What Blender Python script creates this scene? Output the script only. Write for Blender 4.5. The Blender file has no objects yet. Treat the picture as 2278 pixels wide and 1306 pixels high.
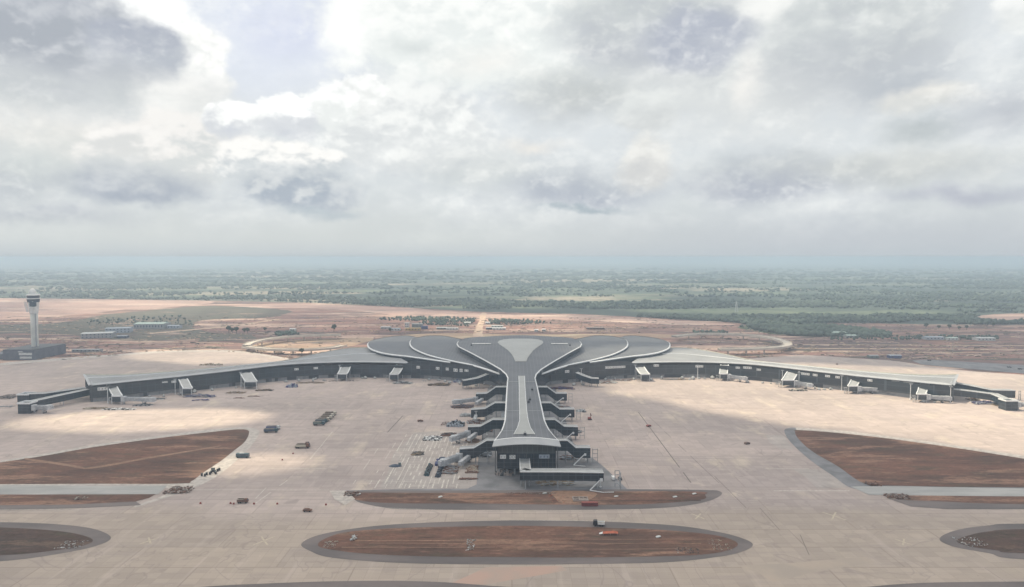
import bpy, bmesh, math, random
import numpy as np
from mathutils import Vector, Matrix, noise as mnoise
from mathutils.geometry import tessellate_polygon
random.seed(11); rng = np.random.default_rng(11)
sc = bpy.context.scene
COL = sc.collection
R = math.radians

# ------------------------------------------------------------------ camera
H = 130.0; F = 1519.0; CX = 1139.0; CY = 653.0; HY = 572.0
TH = math.atan((CY - HY) / F)
cd = bpy.data.cameras.new('camera'); cam = bpy.data.objects.new('camera', cd); COL.objects.link(cam)
cd.sensor_width = 36; cd.lens = F / 2278 * 36; cd.clip_start = 1; cd.clip_end = 400000
cam.location = (0, 0, H); cam.rotation_euler = (math.pi / 2 - TH, 0, 0)
sc.camera = cam
sc.view_settings.view_transform = 'Standard'; sc.view_settings.look = 'None'
sc.view_settings.exposure = 0.08; sc.view_settings.gamma = 1.0
sc.render.resolution_x = 1024; sc.render.resolution_y = 587
sc.cycles.volume_bounces = 2
sc.cycles.transparent_max_bounces = 12

def at(px, py, z=0.0):
    """the place in the world, at height z, that the photo shows at this spot"""
    a = (px - CX) / F; b = (CY - py) / F
    c, s = math.cos(TH), math.sin(TH)
    d = (a, c + b * s, -s + b * c)
    t = (z - H) / d[2]
    return Vector((d[0] * t, d[1] * t, z))

# ------------------------------------------------------------------ node helpers
def lin(c):
    return tuple((v / 255 / 12.92) if v / 255 <= .04045 else ((v / 255 + .055) / 1.055) ** 2.4 for v in c)
class NT:
    def __init__(s, nt): s.nt = nt; s.N = nt.nodes; s.L = nt.links
    def put(s, sock, v):
        if v is None: return
        if isinstance(v, bpy.types.NodeSocket): s.L.new(v, sock)
        elif isinstance(v, (tuple, list)) and sock.type == 'RGBA' and len(v) == 3: sock.default_value = (*v, 1)
        else: sock.default_value = v
    def m(s, op, a, b=None, c=None, clamp=False):
        n = s.N.new('ShaderNodeMath'); n.operation = op; n.use_clamp = clamp
        s.put(n.inputs[0], a); s.put(n.inputs[1], b)
        if c is not None: s.put(n.inputs[2], c)
        return n.outputs[0]
    def vm(s, op, a, b=None, scale=None):
        n = s.N.new('ShaderNodeVectorMath'); n.operation = op
        s.put(n.inputs[0], a)
        if b is not None: s.put(n.inputs[1], b)
        if scale is not None: s.put(n.inputs['Scale'], scale)
        return n.outputs['Value'] if op in ('LENGTH', 'DOT_PRODUCT') else n.outputs['Vector']
    def xyz(s, x, y, z=0.0):
        n = s.N.new('ShaderNodeCombineXYZ'); s.put(n.inputs[0], x); s.put(n.inputs[1], y); s.put(n.inputs[2], z); return n.outputs[0]
    def sep(s, v):
        n = s.N.new('ShaderNodeSeparateXYZ'); s.put(n.inputs[0], v); return n.outputs
    def noise(s, v, scale, detail=4, rough=.5, dist=0.0, lac=2.0, col=False):
        n = s.N.new('ShaderNodeTexNoise'); n.noise_dimensions = '3D'
        s.put(n.inputs['Vector'], v); s.put(n.inputs['Scale'], scale); s.put(n.inputs['Detail'], detail)
        s.put(n.inputs['Roughness'], rough); s.put(n.inputs['Distortion'], dist); s.put(n.inputs['Lacunarity'], lac)
        return n.outputs['Color'] if col else n.outputs[0]
    def ramp(s, v, a, b, lo=0.0, hi=1.0, smooth=True):
        n = s.N.new('ShaderNodeMapRange'); n.interpolation_type = 'SMOOTHSTEP' if smooth else 'LINEAR'
        s.put(n.inputs[0], v); s.put(n.inputs[1], a); s.put(n.inputs[2], b); s.put(n.inputs[3], lo); s.put(n.inputs[4], hi)
        return n.outputs[0]
    def mix(s, f, a, b, blend='MIX'):
        n = s.N.new('ShaderNodeMix'); n.data_type = 'RGBA'; n.blend_type = blend; n.clamp_factor = True
        s.put(n.inputs[0], f); s.put(n.inputs[6], a); s.put(n.inputs[7], b)
        return n.outputs[2]

# ------------------------------------------------------------------ sun and sky
SUN_EL, SUN_AZ = R(54), R(-62)               # from the left and beyond the terminal (azimuth from +Y towards +X)
sdir = Vector((math.sin(SUN_AZ) * math.cos(SUN_EL), math.cos(SUN_AZ) * math.cos(SUN_EL), math.sin(SUN_EL)))
sl = bpy.data.lights.new('sun', 'SUN'); sl.energy = 5.0; sl.angle = R(0.6); sl.color = (1.0, .88, .63)
so = bpy.data.objects.new('sun', sl); COL.objects.link(so)
so.rotation_euler = (-sdir).to_track_quat('-Z', 'Y').to_euler(); so.location = (0, 0, 3000)

w = bpy.data.worlds.new('World'); sc.world = w; w.use_nodes = True
W = NT(w.node_tree); W.N.clear()
tc = W.N.new('ShaderNodeTexCoord').outputs['Generated']
dx, dy, dz = W.sep(tc)
U = W.m('ARCTAN2', dx, dy)
V = W.m('DIVIDE', dz, W.m('SQRT', W.m('ADD', W.m('MULTIPLY', dx, dx), W.m('MULTIPLY', dy, dy))))
# cloud noise lives on the sphere of directions, flattened a little so that low clouds are wide
sv = W.xyz(dx, dy, W.m('MULTIPLY', dz, 1.5))
n_big = W.noise(sv, 5.0, 6, .55)
n_warp = W.noise(sv, 9.0, 5, .6, col=True)
n_puff = W.noise(sv, 17.0, 7, .58)
n_fine = W.noise(sv, 42.0, 6, .6)
wx, wy, wz = W.sep(n_warp)
Uw = W.m('ADD', U, W.m('MULTIPLY', W.m('SUBTRACT', wx, .5), .085))
Vw = W.m('ADD', V, W.m('MULTIPLY', W.m('SUBTRACT', wy, .5), .06))
def vor(v, scale, det=2.5):
    n = W.N.new('ShaderNodeTexVoronoi'); n.feature = 'F1'; n.normalize = True
    W.put(n.inputs['Vector'], v); W.put(n.inputs['Scale'], scale); W.put(n.inputs['Detail'], det); W.put(n.inputs['Roughness'], .55); W.put(n.inputs['Lacunarity'], 2.3)
    return n.outputs['Distance']
svw = W.vm('ADD', sv, W.vm('SCALE', W.vm('SUBTRACT', n_warp, (.5, .5, .5)), scale=.05))
v_a = vor(svw, 17.0); v_b = vor(W.vm('ADD', svw, (-.008, 0, .017)), 17.0)
billow = W.m('SUBTRACT', v_b, v_a)
sv2 = W.vm('ADD', sv, (-.012, 0, .030)); sv3 = W.vm('ADD', sv, (-.005, 0, .011))
relief = W.m('ADD', W.m('MULTIPLY', W.m('SUBTRACT', n_puff, W.noise(sv2, 17.0, 7, .58)), 1.0), W.m('MULTIPLY', W.m('SUBTRACT', n_fine, W.noise(sv3, 42.0, 6, .6)), .7))
rag = W.m('ADD', W.m('ADD', W.m('MULTIPLY', W.m('SUBTRACT', n_puff, .5), .9), W.m('MULTIPLY', W.m('SUBTRACT', n_fine, .5), .35)), W.m('MULTIPLY', W.m('SUBTRACT', .31, v_a), 1.4))
sky = W.N.new('ShaderNodeTexSky'); sky.sky_type = 'NISHITA'; sky.sun_disc = False
sky.sun_elevation = SUN_EL; sky.sun_rotation = SUN_AZ; sky.dust_density = 3.0
clear = W.vm('SCALE', sky.outputs[0], scale=.09)
c = W.mix(.93, clear, W.mix(W.ramp(V, 0, .25), lin((212, 217, 220)), lin((226, 230, 234))))
# thin broken cloud over the whole dome
c = W.mix(W.ramp(n_big, .36, .62, 0, .92), c, W.mix(n_puff, lin((205, 210, 216)), lin((232, 235, 236))))
def cloud(px, py, rx, ry, top, bot=None, soft=.5, ragk=.55, op=1.0, flat=0.0):
    """one cloud of the sky, by azimuth and height above the horizon"""
    global c
    u0 = math.atan((px - CX) / F); v0 = (HY - py) / F * math.cos(u0)
    a = W.m('DIVIDE', W.m('SUBTRACT', Uw, u0), rx / F); b = W.m('DIVIDE', W.m('SUBTRACT', Vw, v0), ry / F)
    r = W.m('SQRT', W.m('ADD', W.m('MULTIPLY', a, a), W.m('MULTIPLY', b, b)))
    f = W.m('ADD', W.m('SUBTRACT', 1.0, r), W.m('MULTIPLY', rag, ragk * (.85 if soft < .45 else .5)))
    if flat: f = W.m('MINIMUM', f, W.m('MULTIPLY', W.m('ADD', b, flat), 2.0))
    mask = W.m('MULTIPLY', W.ramp(f, 0, soft), op)
    if bot is not None:
        k = W.ramp(W.m('ADD', W.m('ADD', b, W.m('MULTIPLY', W.m('SUBTRACT', n_puff, .5), 1.9 if soft < .45 else .9)), W.m('MULTIPLY', billow, 5.0 if soft < .45 else 1.5)), -.6, .7)
        col = W.mix(k, lin(bot), lin(top))
    else: col = lin(top)
    c = W.mix(mask, c, col)
# large soft masses
cloud(600, 90, 300, 190, (223, 228, 238), soft=.7, ragk=.2)
cloud(660, 70, 170, 100, (217, 222, 237), soft=.8, ragk=.2)
cloud(1650, 130, 360, 240, (226, 229, 229), (216, 219, 221), soft=.6)
cloud(1030, 60, 350, 190, (244, 246, 245), (232, 236, 236), soft=.3, ragk=.6)
cloud(780, 70, 95, 120, (251, 252, 251), soft=.7, ragk=.6)
cloud(930, 115, 90, 45, (216, 221, 222), soft=1.2, ragk=.8)
cloud(1070, 150, 160, 60, (238, 238, 236), soft=1.2, ragk=.8)
cloud(1450, 60, 260, 140, (205, 210, 211), (194, 198, 205), soft=.5, ragk=.5)
cloud(1540, 95, 145, 78, (184, 189, 201), soft=.5, ragk=.5)
cloud(1290, 215, 230, 95, (203, 207, 208), (196, 200, 203), soft=.9, ragk=.5)
cloud(1890, 100, 250, 190, (205, 210, 212), (195, 199, 205), soft=.7, ragk=.5)
cloud(1990, 190, 130, 70, (192, 197, 204), soft=1.0)
cloud(1680, 25, 100, 50, (240, 241, 240), soft=.7, ragk=.7)
cloud(1650, 190, 50, 95, (238, 237, 235), soft=1.2, ragk=.5)
cloud(2255, 40, 60, 55, (242, 243, 243), (226, 229, 230), soft=.5, ragk=.7)
cloud(2045, 225, 100, 40, (230, 229, 226), (214, 216, 216), soft=.7, ragk=.9)
cloud(2040, 290, 100, 40, (192, 198, 202), soft=.9)
cloud(2210, 250, 120, 60, (197, 201, 208), soft=1.0)
cloud(300, 50, 160, 80, (252, 253, 253), soft=.35, ragk=.7)
cloud(450, 150, 75, 110, (250, 250, 249), (232, 234, 234), soft=.35, ragk=.7)
cloud(90, 60, 220, 150, (192, 196, 204), (178, 183, 192), soft=.3, ragk=.5)
cloud(310, 120, 115, 75, (180, 185, 197), (190, 195, 204), soft=.35, ragk=.5)
cloud(210, 200, 320, 75, (192, 196, 203), (206, 210, 213), soft=.7, ragk=.4)
cloud(130, 305, 330, 80, (230, 229, 227), (216, 219, 219), soft=.8)
cloud(60, 400, 260, 75, (206, 211, 212), (196, 201, 207), soft=.9)
cloud(420, 240, 130, 90, (240, 240, 239), (226, 228, 228), soft=.7, ragk=.8)
cloud(400, 335, 190, 80, (240, 238, 236), (216, 219, 220), soft=.35, ragk=.9)
cloud(300, 310, 80, 32, (244, 242, 240), (222, 223, 223), soft=.35, ragk=.8)
cloud(310, 405, 150, 62, (205, 209, 213), (176, 183, 195), soft=.5, ragk=.8)
cloud(60, 478, 260, 28, (186, 191, 202), soft=.9, ragk=.4)
# cumulus heads under the gap
cloud(900, 290, 250, 130, (238, 240, 240), (222, 225, 227), soft=.4, ragk=.7)
cloud(800, 225, 60, 50, (250, 251, 251), (234, 236, 236), soft=.25, ragk=.7)
cloud(740, 245, 60, 50, (251, 252, 252), (232, 235, 235), soft=.25, ragk=.7)
cloud(640, 262, 66, 52, (253, 254, 254), (218, 221, 226), soft=.22, ragk=.7)
cloud(525, 272, 62, 50, (253, 254, 253), (216, 219, 224), soft=.22, ragk=.7)
cloud(538, 296, 34, 20, (208, 212, 220), soft=1.0, ragk=.5)
cloud(636, 300, 30, 18, (210, 214, 221), soft=1.0, ragk=.5)
cloud(620, 375, 160, 60, (247, 246, 244), (208, 213, 217), soft=.3, ragk=.9)
cloud(660, 430, 160, 58, (203, 208, 213), (180, 188, 199), soft=.44, ragk=.7)
cloud(720, 480, 120, 18, (178, 189, 199), soft=.9, ragk=.4)
cloud(1080, 380, 240, 75, (220, 223, 224), (206, 211, 214), soft=.9)
cloud(1190, 325, 110, 30, (232, 230, 227), soft=1.1)
cloud(1300, 425, 230, 65, (199, 204, 210), (184, 190, 201), soft=.7)
cloud(1440, 250, 90, 60, (226, 229, 229), (210, 213, 215), soft=.5, ragk=.8)
cloud(1430, 365, 70, 75, (229, 229, 227), (212, 213, 214), soft=.5, ragk=.9)
cloud(1700, 395, 230, 75, (198, 203, 208), (184, 189, 200), soft=.6, ragk=.5)
cloud(1990, 370, 320, 60, (207, 210, 210), (199, 203, 206), soft=.9)
cloud(2150, 425, 240, 28, (187, 191, 202), soft=1.0)
cloud(1300, 468, 150, 13, (176, 187, 196), soft=.9)
# fine structure over everything, then the dull air above the horizon
c = W.mix(W.m('MULTIPLY', W.ramp(n_puff, .42, .7), .15), c, lin((250, 251, 250)))
c = W.mix(W.m('MULTIPLY', W.ramp(n_big, .5, .3), .06), c, lin((184, 189, 197)))
rk = W.ramp(n_big, .38, .60, .2, .8)
c = W.mix(W.m('MULTIPLY', W.ramp(billow, .0, .14, 0, .24), rk), c, lin((252, 252, 250))); c = W.mix(W.m('MULTIPLY', W.ramp(billow, .0, -.14, 0, .12), rk), c, lin((190, 194, 200)))
c = W.mix(W.m('MULTIPLY', W.ramp(relief, .03, .34, 0, .28), rk), c, lin((253, 254, 253))); c = W.mix(W.m('MULTIPLY', W.ramp(relief, -.03, -.34, 0, .15), rk), c, lin((176, 182, 192)))
c = W.vm('ADD', W.vm('SCALE', W.vm('SUBTRACT', c, (.66, .67, .69)), scale=1.12), (.655, .668, .678))
low = W.mix(W.ramp(U, -.15, .45), lin((207, 212, 211)), lin((190, 196, 202)))
c = W.mix(W.m('MULTIPLY', W.ramp(V, .085, .02), .8), c, low)
c = W.mix(W.ramp(V, .03, .0, 0, .55), c, lin((190, 198, 203)))
c = W.mix(W.ramp(V, .004, -.02), c, lin((165, 176, 184)))
bg = W.N.new('ShaderNodeBackground'); W.put(bg.inputs[0], c); bg.inputs[1].default_value = 1.0
wo = W.N.new('ShaderNodeOutputWorld'); W.L.new(bg.outputs[0], wo.inputs[0])
try: w.cycles.sampling_method = 'MANUAL'; w.cycles.sample_map_resolution = 512
except Exception: pass

# ------------------------------------------------------------------ materials
def new_mat(name):
    m = bpy.data.materials.new(name); m.use_nodes = True
    T = NT(m.node_tree); b = T.N['Principled BSDF']; return m, T, b
def pos(T, stretch=None):
    p = T.N.new('ShaderNodeNewGeometry').outputs['Position']
    if stretch: p = T.vm('MULTIPLY', p, stretch)
    return p
def mat(name, c1, c2=None, scale=.3, rough=.7, metal=0.0, spec=.5, stretch=None, detail=4, lo=.35, hi=.65):
    m, T, b = new_mat(name)
    if c2 is None: c2 = tuple(v * .8 for v in c1)
    n = T.noise(pos(T, stretch), scale, detail, .6)
    T.put(b.inputs['Base Color'], T.mix(T.ramp(n, lo, hi), c2, c1))
    b.inputs['Roughness'].default_value = rough; b.inputs['Metallic'].default_value = metal
    b.inputs['Specular IOR Level'].default_value = spec
    return m

def m_concrete(name, a, b_, dusty, near=None):
    m, T, b = new_mat(name)
    p = pos(T)
    n1 = T.noise(T.vm('MULTIPLY', p, (.6, 1, 1)), .006, 6, .6, .4)
    n2 = T.noise(T.vm('MULTIPLY', p, (1, .45, 1)), .05, 6, .65)
    n3 = T.noise(T.vm('MULTIPLY', p, (.12, 1.2, 1)), .22, 5, .7)
    n4 = T.noise(T.vm('MULTIPLY', p, (1.5, .1, 1)), .12, 4, .6)
    col = T.mix(T.ramp(n1, .35, .65), b_, a)
    col = T.mix(T.ramp(n2, .52, .7, 0, .7), col, dusty)
    n7 = T.noise(T.vm('MULTIPLY', p, (.8, .35, 1)), .013, 7, .7, .8); col = T.mix(T.ramp(n7, .52, .64, 0, .42), col, tuple(v * .76 for v in a))
    if near:                                # the taxiway is laid in browner concrete than the stands
        yy = T.m('ADD', T.sep(p)[1], T.m('MULTIPLY', T.m('SUBTRACT', n1, .5), 70))
        col = T.mix(T.ramp(yy, 356, 326, 0, .85), col, near)
    br = T.N.new('ShaderNodeTexBrick'); T.put(br.inputs['Vector'], p)
    for k, v in (('Scale', 1.0), ('Mortar Size', .09), ('Mortar Smooth', .5), ('Brick Width', 6.0), ('Row Height', 5.0), ('Bias', 0.0)): br.inputs[k].default_value = v
    br.offset = 0.0
    br.inputs['Color1'].default_value = (1.07, 1.07, 1.07, 1); br.inputs['Color2'].default_value = (.93, .93, .93, 1); br.inputs['Mortar'].default_value = (.80, .79, .78, 1)
    br2 = T.N.new('ShaderNodeTexBrick'); T.put(br2.inputs['Vector'], p)
    for k, v in (('Scale', 1.0), ('Mortar Size', .45), ('Mortar Smooth', .6), ('Brick Width', 66.0), ('Row Height', 20.0)): br2.inputs[k].default_value = v
    br2.inputs['Color1'].default_value = (1.07, 1.06, 1.04, 1); br2.inputs['Color2'].default_value = (.93, .93, .94, 1); br2.inputs['Mortar'].default_value = (.80, .79, .78, 1)
    col = T.mix(1.0, col, br.outputs[0], 'MULTIPLY'); col = T.mix(.8, col, br2.outputs[0], 'MULTIPLY')
    col = T.mix(T.ramp(n3, .5, .70, 0, .5), col, tuple(v * .64 for v in a))
    n8 = T.noise(p, .35, 5, .75); col = T.mix(T.ramp(n8, .60, .70, 0, .45), col, tuple(v * .5 for v in a)); col = T.mix(T.ramp(n8, .38, .30, 0, .4), col, tuple(min(v * 1.3, .8) for v in a))
    col = T.mix(T.ramp(n4, .56, .74, 0, .24), col, tuple(min(v * 1.3, .8) for v in a))
    # tyre tracks and dirty water stains
    n5 = T.noise(p, .018, 3, .5, 1.5)
    tr = T.m('ABSOLUTE', T.m('SUBTRACT', n5, .5))
    col = T.mix(T.m('MULTIPLY', T.ramp(tr, .008, 0), .45), col, tuple(v * .55 for v in a))
    T.put(b.inputs['Base Color'], col)
    b.inputs['Roughness'].default_value = .85; b.inputs['Specular IOR Level'].default_value = .2
    return m
M = {}
M['apron'] = m_concrete('apron_concrete', (.49, .41, .385), (.375, .318, .302), (.60, .515, .425), (.40, .335, .285))
M['taxi'] = m_concrete('taxiway_concrete', (.44, .365, .30), (.38, .32, .265), (.50, .40, .33))
M['apron_grey'] = m_concrete('apron_grey', (.455, .395, .37), (.395, .355, .34), (.56, .50, .45))
M['shoulder'] = mat('asphalt_shoulder', (.185, .155, .15), (.12, .105, .105), .05, .9, detail=8, stretch=(.4, 1, 1))
M['asphalt'] = mat('asphalt_grey', (.24, .235, .25), (.15, .15, .16), .07, .85, detail=7)
M['pale'] = mat('pale_concrete', (.55, .50, .46), (.38, .34, .32), .35, .85, detail=6)
M['roadgrey'] = mat('wet_grey_road', (.42, .41, .40), (.28, .28, .28), .08, .7, detail=6, stretch=(.2, 1, 1))
M['paint'] = mat('worn_paint', (.68, .64, .58), (.45, .40, .37), .8, .8, detail=5)
M['tar'] = mat('dark_joint', (.20, .17, .155), (.15, .125, .115), .5, .9)
def m_soil(name, a, b_, grass, gk=.5, sc_=.01, bright=None, st=1.0):
    m, T, b = new_mat(name)
    p = pos(T)
    n1 = T.noise(T.vm('MULTIPLY', p, (.45, 1, 1)), sc_, 8, .62, .6)
    n2 = T.noise(T.vm('MULTIPLY', p, (.2 * st, 1, 1)), sc_ * 4.3, 8, .74)
    n3 = T.noise(T.vm('MULTIPLY', p, (.7, 1, 1)), sc_ * 20, 5, .7)
    col = T.mix(T.ramp(n1, .36, .64), b_, a)
    col = T.mix(T.ramp(n2, .57 - .1 * gk, .68, 0, gk), col, grass)
    if bright: col = T.mix(T.ramp(T.noise(T.vm('MULTIPLY', p, (.16 * st, 1, 1)), sc_ * 1.9, 8, .72, .3), .52, .60, 0, .9), col, bright)
    col = T.mix(T.ramp(n3, .35, .7, 0, .4), col, tuple(v * .5 for v in b_))
    n6 = T.noise(T.vm('MULTIPLY', p, (.14 * st, 1, 1)), sc_ * 9, 6, .75)
    col = T.mix(T.ramp(n6, .55, .68, 0, .5), col, tuple(min(v * 1.7, .7) for v in a)); col = T.mix(T.ramp(n6, .46, .34, 0, .6), col, tuple(v * .45 for v in b_))
    T.put(b.inputs['Base Color'], col); b.inputs['Roughness'].default_value = .95; b.inputs['Specular IOR Level'].default_value = .1
    bp = T.N.new('ShaderNodeBump'); bp.inputs['Strength'].default_value = .5; bp.inputs['Distance'].default_value = 1.2
    T.put(bp.inputs['Height'], n2); T.L.new(bp.outputs[0], b.inputs['Normal'])
    return m
M['island'] = m_soil('red_earth_island', (.215, .115, .085), (.12, .076, .062), (.115, .10, .072), .8, .03, (.33, .20, .145), 1.6)
M['track'] = m_soil('bare_track_earth', (.36, .225, .16), (.27, .17, .125), (.13, .095, .075), .6, .06, (.34, .22, .16), 2.5)
M['island_dark'] = m_soil('dark_earth_island', (.125, .08, .066), (.085, .062, .054), (.095, .088, .06), .8, .03, (.16, .11, .085), 2.8)
M['site'] = m_soil('construction_ground', (.42, .235, .19), (.185, .125, .12), (.11, .115, .10), .9, .0075, (.74, .55, .45))
M['drygrass'] = m_soil('dry_grass', (.18, .16, .13), (.14, .135, .11), (.12, .14, .09), .6, .01)
M['yard'] = m_soil('sandy_yard', (.50, .37, .27), (.38, .26, .20), (.22, .19, .13), .4, .02, (.66, .54, .38))
M['pink'] = m_soil('cleared_earth', (.58, .39, .33), (.42, .29, .26), (.22, .19, .16), .5, .006, (.70, .54, .45))
M['dirt'] = mat('dirt_road', (.60, .46, .35), (.48, .33, .25), .05, .95)
def m_plain():
    m, T, b = new_mat('wooded_plain')
    p = pos(T); q = T.vm('MULTIPLY', p, (.35, 1, 1))
    n1 = T.noise(q, .0006, 7, .62, .5); n2 = T.noise(q, .0035, 8, .68); n3 = T.noise(p, .02, 6, .7); n4 = T.noise(q, .0021, 7, .62, .8)
    col = T.mix(T.ramp(n1, .38, .6), (.06, .08, .082), (.10, .125, .108))
    col = T.mix(T.ramp(n2, .48, .60, 0, .8), col, (.20, .235, .165))
    col = T.mix(T.ramp(n4, .54, .60, 0, .85), col, (.42, .36, .29))
    col = T.mix(T.ramp(n3, .45, .65, 0, .55), col, (.05, .08, .055))
    T.put(b.inputs['Base Color'], col); b.inputs['Roughness'].default_value = .95; b.inputs['Specular IOR Level'].default_value = .05
    return m
M['plain'] = m_plain()
M['field'] = m_soil('green_field', (.13, .165, .095), (.10, .13, .08), (.21, .20, .14), .6, .008)
def m_roof(name, a, b_, seam, rough=.5, lightseam=1.4):
    m, T, b = new_mat(name)
    p = pos(T); n = T.noise(p, .05, 5, .6); n2 = T.noise(p, .7, 4, .6)
    col = T.mix(T.ramp(n, .3, .7), b_, a)
    x, y, z = T.sep(p)
    ax = {'x': x, 'y': y}[seam]
    st = T.m('FRACT', T.m('DIVIDE', ax, 3.6))
    col = T.mix(T.ramp(st, .22, .0, 0, .8), col, tuple(v * lightseam for v in a))
    st2 = T.m('FRACT', T.m('DIVIDE', {'x': y, 'y': x}[seam], 18.0))
    col = T.mix(T.ramp(st2, .018, .0, 0, .6), col, tuple(v * .72 for v in a))
    col = T.mix(T.ramp(n2, .5, .75, 0, .2), col, tuple(v * .7 for v in a))
    T.put(b.inputs['Base Color'], col); b.inputs['Roughness'].default_value = rough; b.inputs['Specular IOR Level'].default_value = .35
    return m
M['roof'] = m_roof('roof_sheet', (.132, .138, .155), (.10, .106, .122), 'x', .55)
M['roof_wing'] = m_roof('roof_wing_sheet', (.29, .295, .305), (.22, .225, .24), 'x', .55)
M['skylight'] = m_roof('skylight_panels', (.37, .375, .365), (.31, .315, .31), 'y', .4)
M['trim'] = mat('white_metal_trim', (.80, .81, .82), (.72, .73, .75), .2, .45)
M['eave'] = mat('eave_cladding', (.42, .43, .45), (.36, .37, .40), .1, .5)
M['soffit'] = mat('soffit_cream', (.46, .45, .38), (.36, .35, .30), .3, .7)
M['linkroof'] = mat('link_roof', (.42, .425, .43), (.35, .355, .36), .25, .5)
def m_glass(name, base, alt, w_, h_, rough=.22):
    m, T, b = new_mat(name)
    p = pos(T); x, y, z = T.sep(p)
    s = T.m('ADD', x, T.m('MULTIPLY', y, .83))
    v = T.xyz(s, z, 0)
    br = T.N.new('ShaderNodeTexBrick'); T.put(br.inputs['Vector'], v)
    for k, q in (('Scale', 1.0), ('Mortar Size', .22), ('Brick Width', w_), ('Row Height', h_), ('Mortar Smooth', .2)): br.inputs[k].default_value = q
    br.offset = 0
    T.put(br.inputs['Color1'], base); T.put(br.inputs['Color2'], alt); T.put(br.inputs['Mortar'], tuple(q * 2.0 for q in alt))
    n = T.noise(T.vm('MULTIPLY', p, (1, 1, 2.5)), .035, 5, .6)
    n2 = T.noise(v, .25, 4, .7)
    col = T.mix(T.ramp(n, .4, .7, 0, .5), br.outputs[0], (base[0] * 1.6, base[1] * 2.0, base[2] * 1.9))  # greenish blotches painted into the glass colour in place of reflections
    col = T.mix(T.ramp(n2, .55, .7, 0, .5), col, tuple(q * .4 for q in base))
    T.put(b.inputs['Base Color'], col); b.inputs['Roughness'].default_value = rough; b.inputs['Specular IOR Level'].default_value = .5
    return m
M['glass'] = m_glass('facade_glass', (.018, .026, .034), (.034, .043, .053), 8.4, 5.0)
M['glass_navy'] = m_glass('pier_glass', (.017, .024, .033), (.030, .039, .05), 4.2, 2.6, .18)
def m_ground_floor():
    m, T, b = new_mat('ground_floor_panels')
    p = pos(T); x, y, z = T.sep(p)
    s = T.m('ADD', x, T.m('MULTIPLY', y, .83))
    n = T.noise(T.xyz(T.m('SNAP', s, 4.0), 0, 0), .043, 2, .5)
    n1 = T.noise(T.xyz(s, T.m('MULTIPLY', z, .5), 0), .5, 4, .7)
    col = T.mix(T.ramp(n, .46, .50), (.04, .045, .055), (.26, .265, .28))
    col = T.mix(T.ramp(n1, .5, .7, 0, .7), col, (.03, .035, .04))
    T.put(b.inputs['Base Color'], col); b.inputs['Roughness'].default_value = .6
    return m
M['gfloor'] = m_ground_floor()
M['dark'] = mat('dark_steel', (.07, .075, .085), (.045, .05, .058), .4, .5)
M['steel'] = mat('grey_steel', (.36, .37, .39), (.26, .27, .29), .5, .5)
M['tunnel'] = mat('pale_bridge_tunnel', (.50, .51, .53), (.36, .37, .40), .6, .5)
M['tower'] = mat('tower_concrete', (.66, .66, .62), (.58, .58, .55), .15, .75)
M['white'] = mat('white_paint', (.78, .78, .77), (.68, .68, .68), .3, .5)
M['towerglass'] = mat('tower_glass', (.09, .11, .14), (.06, .075, .10), .5, .2)
M['fence'] = mat('screen_wall', (.14, .15, .18), (.10, .11, .135), .15, .7)
M['foliage'] = mat('woodland_leaves', (.115, .15, .12), (.075, .10, .085), .011, .95, spec=.1, detail=7)
M['leaf'] = mat('tree_leaves', (.06, .085, .04), (.03, .045, .025), .5, .95, spec=.1)
M['bark'] = mat('bark', (.12, .09, .07), (.08, .06, .05), 1.0, .95)
M['rubber'] = mat('tyre_rubber', (.03, .03, .03), (.02, .02, .02), 1.0, .9)
M['wood'] = mat('timber_planks', (.30, .22, .13), (.20, .14, .09), .8, .9)
M['rust'] = mat('rusty_steel', (.20, .10, .07), (.13, .07, .05), .9, .9)
M['viaduct'] = mat('viaduct_concrete', (.62, .56, .49), (.50, .45, .40), .08, .85)
def paintmat(name, c_): 
    if name not in M: M[name] = mat(name, c_, tuple(v * .75 for v in c_), .6, .5)
    return M[name]
for nm, cc in (('blue_paint', (.06, .08, .22)), ('brown_paint', (.17, .10, .075)), ('teal_paint', (.05, .10, .12)), ('darkblue_paint', (.05, .075, .12)), ('red_paint', (.30, .07, .05)), ('green_grey_paint', (.16, .20, .19)),
               ('orange_sheet', (.55, .14, .07)), ('black_paint', (.03, .03, .035)), ('cream_paint', (.55, .50, .42)), ('ochre_paint', (.55, .38, .16)), ('violet_blue_sheet', (.07, .06, .20)), ('pale_blue_sheet', (.40, .45, .52)), ('cabin_white', (.60, .62, .62)), ('mint_sheet', (.50, .62, .56)), ('pipe_grey', (.33, .34, .36)), ('rubble', (.34, .28, .25)), ('brown_earth', (.22, .12, .085))):
    paintmat(nm, cc)

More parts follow.
